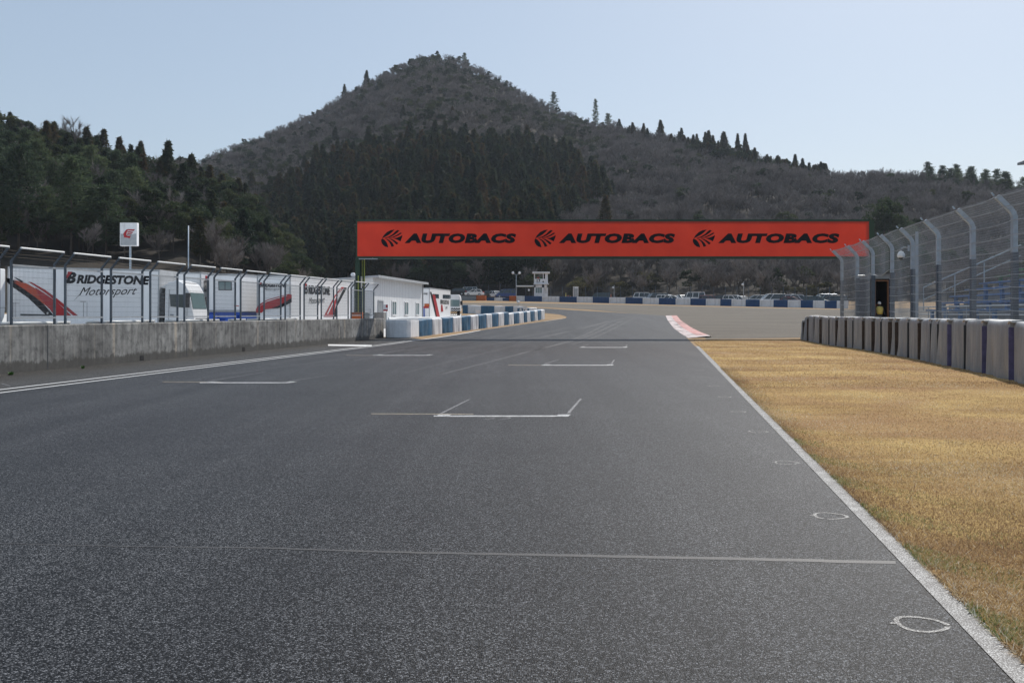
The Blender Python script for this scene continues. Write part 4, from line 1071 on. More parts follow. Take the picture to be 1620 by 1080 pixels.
# barrier on the far side of the infield, in shade
IB = [(731, 861 + 0), (747, 0), (761, 0), (781, 0), (799, 0), (812, 0), (827, 0), (840, 0), (853, 0)]
px_ = [731, 739.5, 760, 781.5, 798.5, 811.5, 827.5, 838, 850]
for i, (a, b) in enumerate(zip(px_, px_[1:])):
    yb = lambda x: interp(x, [(731, 495.3), (781, 497.4), (827, 498.6), (850, 497.6)])
    A_, B_ = G(a, yb(a)), G(b, yb(b)); mm = MB(); cover_mesh(mm, A_, B_, 1.0 if a < 826 else .8, .8, Vector((0, 1, 0)), 50 + i, 8, .05)
    o = mm.build('tyre_barrier_block', M['bluecover' if i % 2 == 0 else 'whitecover'])
    q = (A_ + B_) / 2; o.data.transform(Matrix.Translation(-q)); o.location = q
    tag(o, '%s tyre block in the shaded row across the infield, %s from its left end' % ('dark blue' if i % 2 == 0 else 'pale', ordinal[i]), 'tyre barrier', 'tyre blocks across the infield')
q = G(755.8, 498.2); st = thing('infield_board', 'small white square board standing on the dry infield before the shaded tyre row', 'sign', q)
m = MB(); m.box(-.24, .24, -.02, .02, .08, .56); m.build('board', M['whiteblock'], st)
m = MB(); m.box(-.2, -.16, -.0, .04, 0, .08); m.box(.16, .2, 0, .04, 0, .08); m.build('leg', M['galvdark'], st)
q = G(820, 485.2); mk = thing('marker_lamp_post', 'small round white marker on a thin post beyond the infield', 'marker', q)
m = MB(); m.tube([(0, 0, 0), (0, 0, .55)], .04, 6); m.build('post', M['lightgrey'], mk); m = MB(); m.lathe([(.03, .5), (.2, .58), (.26, .72), (.2, .88), (.03, .95)], 10); m.build('lamp', M['white'], mk, True)

# ------------------------------------------------------------------ far blue and white block barrier
FB = lambda px: interp(px, [(700, 475.2), (770, 475.5), (840, 476.8), (1000, 480.4), (1150, 484), (1330, 488.0)])
edges = [(700, 727, 'grey'), (727, 753, 'grey'), (753.5, 768, 'orange'), (770, 782, 'lowblue'), (782, 795, 'lowwhite'), (795, 805, 'lowblue'), (805.5, 816.5, 'orange'), (816.7, 829.7, 'white')]
be = [829.8, 857.3, 884.8, 912.3, 937.5, 963.5, 989.4, 1016.5, 1042.2, 1068.7, 1092, 1116.5, 1139.4, 1157, 1179.5, 1201.7, 1223.6, 1245.9, 1266.5, 1286, 1304.5, 1323.6, 1342]
for i, (a, b) in enumerate(zip(be, be[1:])): edges.append((a, b, 'blue' if i % 2 == 0 else 'white'))
cnt = {}
for a, b, c in edges:
    A_, B_ = G(a + .12, FB(a)), G(b - .12, FB(b)); d = B_ - A_; L = Vector((d.x, d.y, 0)).length
    h = {'lowblue': .62, 'lowwhite': .7, 'grey': 1.05}.get(c, 1.13)
    m = MB(); m.prism([(-.0, -.4), (0, h - .05), (.05, h), (.75, h), (.8, h - .05), (.8, -.4)], 0, L, axis='x')
    o = m.build('barrier_block', M[{'grey': 'grey', 'orange': 'orange', 'lowblue': 'blue', 'lowwhite': 'whiteblock', 'white': 'whiteblock', 'blue': 'blue'}[c]], None, loc=A_, rotz=math.atan2(d.y, d.x))
    o.rotation_euler.y = -math.atan2(d.z, L)
    cnt[c] = cnt.get(c, 0) + 1; k = ordinal[cnt[c] - 1]
    lab = {'grey': 'dark grey barrier block below the parked silver van, %s from the left' % k, 'orange': 'orange barrier block, %s' % ('left one under the parked white hatchback' if cnt[c] == 1 else 'right one beside the lamp pole'),
           'lowblue': 'low dark blue block between the two orange blocks, %s' % ('left one' if cnt[c] == 1 else 'right one'), 'lowwhite': 'low white block between two low dark blue blocks',
           'white': 'white barrier block of the far gravel trap wall, %s white one from the left' % k, 'blue': 'blue barrier block of the far gravel trap wall, %s blue one from the left' % k}[c]
    tag(o, lab, 'barrier', 'painted blocks of the far barrier')

# chain-link fence behind it
def far_fence(name, pts, hgt, label, setback=2.2, dx=.22, dz=.22, r=.010):
    root = thing(name, label, 'fence', (pts[0].x, pts[0].y, 0))
    for (a, b) in zip(pts, pts[1:]):
        a, b = a - pts[0] * Vector((1, 1, 0)) if False else Vector((a.x - pts[0].x, a.y - pts[0].y, a.z)), Vector((b.x - pts[0].x, b.y - pts[0].y, b.z))
        d = b - a; L = d.length; m = MB()
        k = int(L / dx)
        for i in range(k + 1):
            p = a.lerp(b, i / k); q1 = p + Vector((0, 0, hgt)); m.beam(p, q1, r, r, 0, (0, 1, 0))
        for i in range(int(hgt / dz) + 1):
            z = Vector((0, 0, min(hgt, .03 + i * dz))); m.beam(a + z, b + z, r, r)
        m.build('mesh_panel', M['wiredark'], root, fix=False)
        m = MB(); m.beam(a, a + Vector((0, 0, hgt + .1)), .09, .09, 0, (0, 1, 0)); m.build('post', M['galvdark'], root)
    return root
pts = []
for px in (735, 755, 775, 795, 822, 850): p = G(px, FB(px)); p = Vector((p.x - .6, p.y + 12, 0)); p.z = zf(p.y); pts.append(p)
far_fence('mesh_fence', pts, 3.6, 'dark mesh fence behind the parked silver van on the far left of the gravel trap')
pts = []
for px in np.linspace(868, 1352, 27): p = G(px, FB(px)); p = Vector((p.x + .5, p.y + 2.2, 0)); p.z = zf(p.y); pts.append(p)
far_fence('mesh_fence', pts, 3.1, 'long mesh fence between the blue and white barrier and the parked cars')

# ------------------------------------------------------------------ marshal tower and things beside it
TY = 214.0
tw0 = P(844.8, 495, TY); TZ = zf(TY)
tx = lambda px: (px - 844.8) / F * TY; tz = lambda py: CH - (py - HY) / F * TY - TZ
tow = thing('marshal_tower', 'white two storey marshal tower with a flat roof and number 17 behind the far barrier', 'tower', (tw0.x, TY, TZ))
xa, xb, dpt = tx(845.2), tx(866.8), 2.8
m = MB(); m.box(xa, xb, 0, dpt, 0, tz(463.5)); m.box(xa, tx(847.4), 0, dpt, tz(463.5), tz(450)); m.box(tx(857.5), tx(861), 0, .2, tz(463.5), tz(450)); m.box(tx(865.5), xb, 0, .2, tz(463.5), tz(450)); m.box(xa, xb, dpt - .15, dpt, tz(463.5), tz(450)); m.box(xa, xb, 0, .15, tz(454.6), tz(450))
m.build('lower_storey', M['whiteblock'], tow)
m = MB(); m.box(xa - .1, xb + .2, -.35, dpt + .1, tz(450) + .003, tz(448.6)); m.build('balcony_slab', M['whiteblock'], tow)
m = MB(); zA, zB = tz(448.6) + .003, tz(441)
m.box(xa, xb, 0, .1, zA, zB); m.box(xa, xa + .1, .1, dpt, zA, zB); m.box(xb - .1, xb, .1, dpt, zA, tz(432.3)); m.box(xa + .1, xb - .1, dpt - .1, dpt, zA, zB)
m.box(tx(862.4), xb - .1, 0, .1, zB, tz(432.3)); m.box(xa, xa + .16, 0, .16, zB, tz(432.3)); m.box(tx(858.8), tx(860), 0, .14, zB, tz(432.3)); m.box(xa, xa + .16, dpt - .16, dpt, zB, tz(432.3))
m.build('upper_storey', M['whiteblock'], tow)
m = MB(); m.box(xa - .35, xb + .4, -.4, dpt + .3, tz(432.3) + .003, tz(430)); m.build('roof', M['whiteblock'], tow, bevel=.03)
m = MB(); m.box(tx(847.5), tx(857.3), .16, .2, tz(463.3), tz(454.8)); g_ = m.build('window', M['paleglass'], tow)
m = MB(); 
for px in (850.7, 854.2): m.box(tx(px) - .04, tx(px) + .04, .12, .158, tz(463.3), tz(454.8))
m.build('window_frame', M['whiteblock'], g_)
m = MB(); put_text(m, '17', (tx(849.2), -.012, tz(447.3)), (tx(855) - tx(849.2), 0, 0), (0, 0, tz(441.6) - tz(447.3)), offset=.03); m.build('number', M['black_print'], tow, fix=False)
m = MB(); m.lathe([(.02, -.02), (.16, -.02), (.16, -.01), (.02, -.01)], 12, c=(tx(859.3), 0, tz(445.6)), axis='y'); m.build('round_mark', M['dark'], tow)
# marshals behind the parapet
def person(loc, label, mats, h=1.68, arm=.0, rotz=0):
    """one continuous skinned body; hair and clothing as children"""
    me = bpy.data.meshes.new('person')
    J = {'pel': (0, 0, .95, .13), 'sp': (0, 0, 1.15, .13), 'ch': (0, -.01, 1.33, .145), 'nk': (0, 0, 1.46, .06), 'hd': (0, -.02, 1.56, .095), 'ht': (0, -.01, 1.66, .08)}
    for s, k in ((-1, 'l'), (1, 'r')):
        J.update({k + 'hp': (.09 * s, 0, .9, .10), k + 'kn': (.1 * s, -.01, .5, .065), k + 'an': (.1 * s, .01, .09, .045), k + 'ft': (.11 * s, -.13, .04, .04),
                  k + 'sh': (.19 * s, 0, 1.38, .065), k + 'el': (.25 * s, -.04 - arm * .1, 1.12, .048), k + 'wr': (.22 * s, -.16 - arm * .12, .98 + arm * .12, .034), k + 'hn': (.21 * s, -.24 - arm * .12, .96 + arm * .12, .036)})
    E = [('pel', 'sp'), ('sp', 'ch'), ('ch', 'nk'), ('nk', 'hd'), ('hd', 'ht')]
    for k in 'lr': E += [('pel', k + 'hp'), (k + 'hp', k + 'kn'), (k + 'kn', k + 'an'), (k + 'an', k + 'ft'), ('ch', k + 'sh'), (k + 'sh', k + 'el'), (k + 'el', k + 'wr'), (k + 'wr', k + 'hn')]
    ks = list(J); sc_ = h / 1.74
    me.from_pydata([tuple(c * sc_ for c in J[k][:3]) for k in ks], [(ks.index(a), ks.index(b)) for a, b in E], [])
    o = bpy.data.objects.new('person', me); COL.objects.link(o)
    sk = o.modifiers.new('skin', 'SKIN')
    for i, k in enumerate(ks):
        me.skin_vertices[0].data[i].radius = (J[k][3] * sc_,) * 2; me.skin_vertices[0].data[i].use_root = (k == 'pel')
    o.modifiers.new('smooth', 'SUBSURF').levels = 1
    me.materials.append(mats[0]); o.location = loc; o.rotation_euler.z = rotz
    tag(o, label, 'person')
    m = MB(); m.lathe([(.105 * sc_, 1.57 * sc_), (.11 * sc_, 1.63 * sc_), (.07 * sc_, 1.715 * sc_), (.01, 1.73 * sc_)], 10); m.build('cap', mats[1], o, True)
    m = MB()
    m.lathe([(.17, 1.0), (.2, 1.12), (.22, 1.32), (.17, 1.43), (.07, 1.46)], 12); m.v = [(a * sc_ * 1.05, b * sc_ * .8, c * sc_) for a, b, c in m.v]; m.build('vest', mats[2], o, True)
    return o
fl = tz(448.6) + TZ
person((tw0.x + tx(851.5), TY + 1.1, fl), 'person in dark clothes and a red vest standing in the tower window', [M['skin'], M['cloth_dark'], M['cloth_red']])
person((tw0.x + tx(856.0), TY + 1.5, fl), 'person in a green jacket standing on the right in the tower window', [M['skin'], M['cloth_green'], M['cloth_green']])
ca = thing('canopy', 'long flat white canopy reaching left from the marshal tower', 'canopy', (P(816.5, 495, TY).x, TY, TZ))
cl = (844.5 - 816.5) / F * TY
m = MB(); m.box(0, cl, -.2, 1.8, tz(453.4), tz(451.6)); m.build('roof_sheet', M['pipe'], ca, bevel=.02)
for x in (.15, cl * .55, cl - .2):
    m = MB(); m.box(x - .05, x + .05, .7, .8, 0, tz(453.4)); m.build('post', M['galvdark'], ca)
lp = thing('lamp_post', 'tall lamp post with two white floodlights left of the marshal tower', 'lamp post', (P(816.8, 495, TY - 1).x, TY + 4, zf(TY + 4)))
lz = lambda py: CH - (py - HY) / F * (TY + 4) - zf(TY + 4)
m = MB(); m.tube([(0, 0, 0), (0, 0, lz(434.8))], .11, 8, 0, .07); m.beam((0, 0, lz(434.8)), (-.62, 0, lz(433)), .07, .07); m.beam((0, 0, lz(434.8)), (.62, 0, lz(433)), .07, .07); m.build('pole', M['galv'], lp)
for s in (-1, 1):
    m = MB(); m.lathe([(.05, .25), (.26, .1), (.3, -.1), (.1, -.2)], 10, c=(s * .72, -.05, lz(431.8)), axis='y'); m.build('floodlight', M['white'], lp, True)
sg2 = thing('square_sign', 'small pale square sign on a thin post under the white canopy', 'sign', (P(836.8, 495, TY - 3).x, TY - 3.0, zf(TY - 3)))
m = MB(); m.box(-.2, .2, -.02, .02, tz(460.4) + .05, tz(457)); m.build('board', M['whiteblock'], sg2); m = MB(); m.tube([(0, .04, 0), (0, .04, tz(459))], .03, 6); m.build('post', M['galvdark'], sg2)
HYY = 205.0
hb = thing('portable_hut', 'narrow white portable hut standing behind the far barrier right of the tower', 'hut', (P(913, 495, HYY).x, HYY + 4, zf(HYY + 4)))
hw = 4.1 / F * HYY; hz = CH + (495 - 453.2) / F * (HYY + 4) - zf(HYY + 4)
m = MB(); m.box(-hw, hw, 0, 1.2, 0, hz - .15); m.build('body', M['whiteblock'], hb, bevel=.03)
m = MB(); m.prism([(-hw - .06, hz - .147), (hw + .06, hz - .147), (hw + .02, hz), (-hw - .02, hz)], -.08, 1.28); m.build('roof', M['white'], hb)
m = MB(); m.box(-hw + .14, hw - .14, -.02, -.001, .08, hz - .4); d_ = m.build('door', M['lightgrey'], hb); m = MB(); m.box(hw - .28, hw - .22, -.05, -.021, hz * .45, hz * .5); m.build('handle', M['dark'], d_)
def cone(px, Y, lab, hgt=.75, c='orange'):
    t = thing('traffic_cone', lab, 'traffic cone', (P(px, 495, Y).x, Y, zf(Y)), 0, 'traffic cones behind the far barrier')
    m = MB(); m.lathe([(.15, .04), (.04, hgt), (.02, hgt + .01)], 10); m.build('cone_body', M[c], t, True); m = MB(); m.box(-.2, .2, -.2, .2, 0, .04); m.build('base', M[c], t)
cone(895.2, 203, 'yellow traffic cone behind the far barrier left of the portable hut', 1.9, 'yellow'); cone(898.5, 203, 'orange traffic cone close to the yellow cone left of the portable hut', 1.4); cone(902.5, 203, 'orange traffic cone nearest the portable hut on its left', 1.25); cone(966.5, 190, 'orange traffic cone right of the dark teal minivan', 1.75)
for px, Y, top, lab in ((971.5, 196, 451, 'thin speaker pole above the fence near the dark teal minivan'), (1176.5, 172, 445.5, 'white pole with a lamp behind the far fence above the grey wagon')):
    t = thing('thin_pole', lab, 'pole', (P(px, 495, Y).x, Y, zf(Y)))
    h = CH + (495 - top) / F * Y - zf(Y); m = MB(); m.tube([(0, 0, 0), (0, 0, h)], .07, 6); m.build('pole', M['lightgrey'], t)
    m = MB(); m.lathe([(.04, .2), (.2, 0), (.2, -.12), (.06, -.2)], 10, c=(-.2, 0, h - .5), axis='y'); m.build('lamp', M['white'], t, True)

# ------------------------------------------------------------------ parked cars
def car_proto(kind):
    """returns (root, [(part, subparts)...]); local x forward, origin on the ground at the middle"""
    t = bpy.data.objects.new('parked_car', None); ch = []
    if kind == 'van':    # one-box minivan / van
        L, Wd, H, belt = 4.7, 1.7, 1.92, 1.02
        low = [(-2.35, .25), (2.3, .25), (2.35, .55), (2.25, .85), (1.75, 1.02), (-2.3, 1.04), (-2.37, .6)]
        gh = [(-2.28, 1.03), (1.78, 1.01), (1.05, 1.78), (.8, 1.86), (-2.05, 1.86)]; roof = [(-2.1, 1.85), (.85, 1.85), (.7, 1.93), (-1.95, 1.93)]
    elif kind == 'kei':
        L, Wd, H = 3.4, 1.48, 1.88
        low = [(-1.7, .25), (1.66, .25), (1.7, .5), (1.62, .95), (1.5, 1.05), (-1.68, 1.05), (-1.72, .6)]
        gh = [(-1.68, 1.04), (1.52, 1.04), (1.2, 1.76), (1.1, 1.8), (-1.62, 1.8)]; roof = [(-1.66, 1.79), (1.14, 1.79), (1.0, 1.88), (-1.58, 1.88)]
    elif kind == 'hatch':
        L, Wd, H = 4.2, 1.7, 1.5
        low = [(-2.05, .22), (2.05, .22), (2.12, .5), (2.0, .72), (1.1, .9), (-1.9, .95), (-2.1, .6)]
        gh = [(-1.92, .94), (1.15, .89), (.45, 1.36), (.2, 1.42), (-1.2, 1.42), (-1.6, 1.3)]; roof = [(-1.45, 1.41), (.32, 1.41), (.15, 1.49), (-1.15, 1.5)]
    else:                # wagon / suv
        L, Wd, H = 4.6, 1.76, 1.62
        low = [(-2.25, .25), (2.25, .25), (2.3, .55), (2.2, .82), (1.2, 1.0), (-2.15, 1.02), (-2.3, .6)]
        gh = [(-2.17, 1.01), (1.25, .99), (.5, 1.5), (.3, 1.55), (-1.95, 1.55)]; roof = [(-2.05, 1.54), (.4, 1.54), (.25, 1.64), (-1.9, 1.64)]
    hw = Wd / 2
    m = MB(); m.prism(low, -hw, hw); m.prism(roof, -hw + .13, hw - .13)
    # pillars between roof and waist
    for s in (-1, 1):
        yb, yt = s * (hw - .02), s * (hw - .15)
        zb, ztp = gh[0][1], roof[0][1]
        for xb, xt in ((gh[1][0] - .03, roof[1][0] - .0), (gh[1][0] - 1.1 if kind != 'kei' else .4, roof[1][0] - .85), (gh[0][0] + 1.1, roof[0][0] + 1.0), (gh[0][0] + .06, roof[0][0] + .06)):
            m.beam((xb, yb, zb), (xt, yt, ztp), .1, .09, 0, (0, 1, 0))
    ch.append((m.build('body', M['carwhite'], t, bevel=.05), []))
    m = MB(); n = len(gh)
    tap = lambda z: (hw - .03) - .12 * (z - gh[0][1]) / (roof[0][1] - gh[0][1])
    m.add([(x, -tap(z), z) for x, z in gh] + [(x, tap(z), z) for x, z in gh], [tuple(range(n)), tuple(range(2 * n - 1, n - 1, -1))] + [(i, i + n, (i + 1) % n + n, (i + 1) % n) for i in range(n)])
    ch.append((m.build('window_glass', M['glass'], t), []))
    xw = L / 2 - .85 if kind != 'kei' else 1.15
    for x in (-xw, xw):
        for y in (-hw + .08, hw - .08):
            m = MB(); m.lathe([(.12, -.1), (.3, -.1), (.31, -.05), (.31, .05), (.3, .1), (.12, .1)], 14, c=(x, y, .31), axis='y'); wo = m.build('wheel', M['rubber'], t)
            m = MB(); m.lathe([(.02, -.112), (.2, -.104), (.2, .104), (.02, .112)], 10, c=(x, y, .31), axis='y'); ch.append((wo, [m.build('rim', M['silver'], wo)]))
    xf = low[2][0]
    for y in (-hw + .28, hw - .28):
        m = MB(); m.box(xf - .16, xf + .015, y - .2, y + .2, .58, .76); ch.append((m.build('headlight', M['lens'], t, bevel=.02), []))
        m = MB(); xr = low[-1][0]; m.box(xr - .01, xr + .12, y - .12, y + .12, .75, 1.0); ch.append((m.build('tail_light', M['tail'], t), []))
    m = MB(); m.box(xf - .1, xf + .02, -.5, .5, .34, .5); ch.append((m.build('grille', M['black'], t), []))
    return t, ch
protos = {k: car_proto(k) for k in ('van', 'kei', 'hatch', 'wagon')}
used = set()
CARG = 'cars parked along the far fence'
def car(kind, px, Y, rot, matn, lab, scale=None, dz=0):
    t, ch = protos[kind]
    loc = (P(px, 495, Y).x, Y, zf(Y) + dz)
    if kind not in used:
        used.add(kind); COL.objects.link(t) if t.name not in COL.objects else None
        root, parts_ = t, [c for c, _ in ch]
        tag(root, lab, 'car', CARG)
        root.location = loc; root.rotation_euler.z = math.radians(rot)
    else:
        root, parts_ = dup(t, ch, loc, math.radians(rot), lab, CARG)
    if scale: root.scale = scale
    b = parts_[0]; b.material_slots[0].link = 'OBJECT'; b.material_slots[0].material = M[matn]
# front pointing: 0 = right, 180 = left, -90 = to the camera
car('van', 740, 228, 178, 'silver', 'silver van parked at the far left with a white hatchback in front of it', (1.0, 1, 1), 1.1)
car('hatch', 750.5, 222, 172, 'carwhite', 'white hatchback parked in front of the silver van', None, 1.0)
car('wagon', 722, 226, 170, 'cardark', 'dark car parked left of the silver van behind the tractor truck', None, 1.1)
car('wagon', 771.5, 226, 160, 'cardark', 'dark wagon parked right of the white hatchback', None, .6)
car('hatch', 785, 224, -60, 'carwhite', 'small white car among the dark cars between the orange blocks', None, .6)
car('van', 800, 222, 185, 'carblue', 'blue van parked behind the right orange block', (.95, 1, 1), .6)
car('van', 949.5, 197, 175, 'carteal', 'dark teal minivan parked alone behind the far barrier')
car('kei', 1013.5, 197, 178, 'carwhite', 'little white boxy van parked at the left end of the long car row', (1, 1, 1.05))
car('van', 1038, 193, 200, 'cardark', 'dark van with bright windscreen parked right of the little white van')
car('wagon', 1057, 190, -35, 'carwhite', 'white car with sloping windscreen, left one of a white pair')
car('hatch', 1066.5, 186, -30, 'carwhite', 'white hatchback, right one of a white pair')
car('hatch', 1080, 196, -70, 'carwhite', 'small white car with only its nose showing left of the tall white van')
car('kei', 1098, 186, 182, 'carwhite', 'tall white boxy van parked left of the dark red car', (1.15, 1.1, 1.12))
car('wagon', 1127.5, 184, 8, 'carred', 'dark red car parked right of the tall white boxy van', (1.1, 1, .95))
car('wagon', 1114, 190, 4, 'cardark', 'dark wagon half hidden behind the dark red car')
car('wagon', 1153, 180, -30, 'cardark', 'dark car with a bright white windscreen right of the dark red car')
car('wagon', 1164, 178, -30, 'carwhite', 'white wagon with sloping windscreen in the middle of the car row')
car('hatch', 1174, 177, -55, 'carwhite', 'white hatchback with red lamps left of the grey wagon', (.9, 1, 1))
car('wagon', 1195, 178, 176, 'silver', 'grey wagon parked left of the pale minivan')
car('van', 1222, 172, 184, 'carwhite', 'large pale minivan in the right half of the car row', (1.05, 1, 1))
car('van', 1248, 171, -42, 'cardark', 'dark van with a pale windscreen right of the large pale minivan')
car('hatch', 1254.5, 168.5, -35, 'carred', 'dark red hatchback in front of the white minivan')
car('van', 1262, 170, -20, 'carwhite', 'white minivan parked right of the dark red hatchback', (.95, 1, .95))
car('wagon', 1279, 170, -60, 'cardark', 'dark car between the white minivan and the bright windscreen wagon')
car('wagon', 1293, 165, -28, 'carteal', 'dark teal wagon with bright windscreen near the right end of the car row')
car('van', 1304, 172, 178, 'silver', 'silver van with a white roof behind the dark teal wagon')
car('van', 1319, 166, 175, 'cardark', 'dark van at the right end of the car row beside the catch fence', (.95, 1, .9))

# ------------------------------------------------------------------ tarpaulin covered tyre wall (right)
TWB = [(1268, 537), (1312, 546), (1367, 553.5), (1442, 567), (1497, 578.5), (1564, 592.5), (1608, 604)]
pA = G(*TWB[0]); pB = G(*TWB[-1])
tpts = [G(*p) for p in TWB]; tpts.append(ext(G(*TWB[-2]), G(*TWB[-1]), 17.0)); tpts[-1].z = 0
cum = [0]
for a, b in zip(tpts, tpts[1:]): cum.append(cum[-1] + (b - a).length)
def tw_at(s):
    for i in range(len(cum) - 1):
        if s <= cum[i + 1]: return tpts[i].lerp(tpts[i + 1], (s - cum[i]) / (cum[i + 1] - cum[i]))
    return tpts[-1]
def tw_s(px):      # arc length where column px meets the foot line
    best = min(np.linspace(0, cum[-1], 1500), key=lambda s: abs(CX + F * tw_at(s).x / tw_at(s).y - px)); return float(best)
seams = [1268.5, 1273, 1279.5, 1288.5, 1300, 1312, 1325.5, 1340, 1350, 1368, 1384, 1395, 1411, 1421, 1438, 1457, 1474, 1485, 1505, 1528.5, 1561, 1604, 1655, 1715]
fill = [None, 'slot', 'slot', 'dark', 'slot', 'dark', 'slot', 'slot', 'dark', 'slot', 'slot', 'dark', 'slot', 'slot', 'dark', 'slot', 'dark', 'dark', 'strap', 'dark', 'strap', 'strap', 'strap', 'dark']
TH = 1.46
ends = [tw_s(p) if p < 1640 else tw_s(1640) + (1.3 * (1 if p < 1700 else 2.6)) for p in seams]
for i in range(len(ends) - 1):
    a_, b_ = tw_at(ends[i]), tw_at(ends[i + 1])
    dd = (b_ - a_).normalized(); Lb = (b_ - a_).length
    gap = min(.3 * Lb, random.uniform(.18, .32)) if fill[i + 1] == 'slot' else min(.3 * Lb, .17) if fill[i + 1] == 'strap' else .08
    nr = Vector((-dd.y, dd.x, 0)); nr = nr if nr.x < 0 else -nr
    fm = fill[i + 1] or 'dark'; pout = {'slot': random.uniform(.02, .07), 'dark': random.uniform(.0, .02), 'strap': .05}[fm]
    A_, B_ = a_ + dd * .02, b_ - dd * gap + nr * pout
    backv = Vector((1, -.15, 0)); hgt = TH if i > 1 else TH * (.8, .97)[i]
    mm = MB(); cover_mesh(mm, B_, A_, hgt + random.uniform(-.015, .015), 1.25, backv, 200 + i, max(12, int(Lb * 14)), .085, 0, True, .0)
    o = mm.build('tarp_tyre_block', [M['tarp'], M['toptarp']], None, True)
    q = (A_ + B_) / 2; o.data.transform(Matrix.Translation(-q)); o.location = q
    mods = o.data
    for p_ in mods.polygons: p_.use_smooth = True
    where = 'at the far end beside the gravel' if i == 0 else ('nearest the camera, cut by the right edge' if i >= len(ends) - 3 else '%s block counted from the far end' % ordinal[i])
    lab = 'grey tarpaulin tyre block of the right wall, %s' % where
    if i == len(ends) - 2: lab = 'grey tarpaulin covered tyre block of the right wall, beyond the right edge of the view'
    tag(o, lab, 'tyre barrier', 'grey tarpaulin tyre blocks along the right verge')
    # seam filler: strap or end plate, gap shade put in as a dark sheet, and the tie clip on top
    m = MB()
    s_ = B_ - q; e_ = s_ + dd * gap * 1.4
    c_ = s_ + dd * .012
    tf = MB(); tq = s_ - nr * .62 + Vector((0, 0, hgt - .012)); tf.beam(tq - dd * .03, tq + dd * (gap + .05), 1.26, .035); tf.build('top_flap', M['toptarp'], o)
    for q0, q1, mi_ in ((.035, -.16, 0), (-.16, -.55, 1)):
        e0, e1 = c_ + nr * q0, c_ + nr * q1
        m.add([e0, e1, e1 + Vector((0, 0, hgt * .9)), e0 + Vector((0, 0, hgt * .9)), e0 + dd * .02, e1 + dd * .02, e1 + dd * .02 + Vector((0, 0, hgt * .9)), e0 + dd * .02 + Vector((0, 0, hgt * .9))], [(0, 1, 2, 3), (7, 6, 5, 4), (0, 4, 5, 1), (2, 6, 7, 3), (1, 5, 6, 2), (0, 3, 7, 4)], mi_)
    m.build('seam_strap' if fm == 'strap' else 'seam_shade_plate', [M['strap'] if fm == 'strap' else M[fm if fm in M else 'slot'], M['cloth_dark']], o)
    m = MB(); cc_ = s_ + dd * gap * .5 + nr * .04
    m.beam(cc_ + Vector((0, 0, hgt - .06)) - dd * .07, cc_ + Vector((0, 0, hgt + .01)) + dd * .07, .05, .02); m.build('tie_clip', M['whitecover'], o)

# ------------------------------------------------------------------ tall catch fence (right)
CFX = lambda c, Y: c + (1025 - 810) / F * Y
fdir = Vector((215 / F, 1, 0)).normalized(); fper = Vector((-fdir.y, fdir.x, 0))     # fper points towards the track
FC = 11.6
def fp(Y, side=0.0, z=0.0): v = Vector((CFX(FC, Y), Y, zf(Y) * .4)) + fper * side; v.z += z; return v
posts = [(px, FC * F / (px - 1025)) for px in (1330.5, 1355, 1379.5, 1409.5, 1442, 1482.5, 1536.5, 1602)] + [(0, 27.9), (0, 24.2), (0, 20.5)]
cf = thing('catch_fence', 'tall grey catch fence with posts curving over the track, behind the tarpaulin tyre wall', 'fence', fp(60))
O_ = fp(60)
prof = [(0, 0), (0, 4.72), (.05, 4.86), (.14, 4.98), (.52, 5.36)]
ZT = 5.36
for _, Y in posts:
    m = MB()
    for (a0, z0), (a1, z1) in zip(prof, prof[1:]):
        m.beam(fp(Y, a0 - .05, z0) - O_, fp(Y, a1 - .05, z1 + .02) - O_, .15, .2, 0, tuple(fdir))
    tip = fp(Y, .56, 5.4) - O_; m.beam(tip, tip + fper * .08 + Vector((0, 0, .1)), .05, .05)
    m.build('post', M['galv'], cf)
    m = MB(); m.beam(fp(Y, -.06, 0) - O_, fp(Y, -.06, 3.6) - O_, .17, .22, 0, tuple(fdir)); m.build('post_shade', M['galvdark'], cf)  # added darker casing puts the shade of the lower post into colour
def pt_prof(t):    # length along the profile -> (side, z)
    for (a0, z0), (a1, z1) in zip(prof, prof[1:]):
        l = math.hypot(a1 - a0, z1 - z0)
        if t <= l: return a0 + (a1 - a0) * t / l, z0 + (z1 - z0) * t / l
        t -= l
    return prof[-1]
PL = sum(math.hypot(a1 - a0, z1 - z0) for (a0, z0), (a1, z1) in zip(prof, prof[1:]))
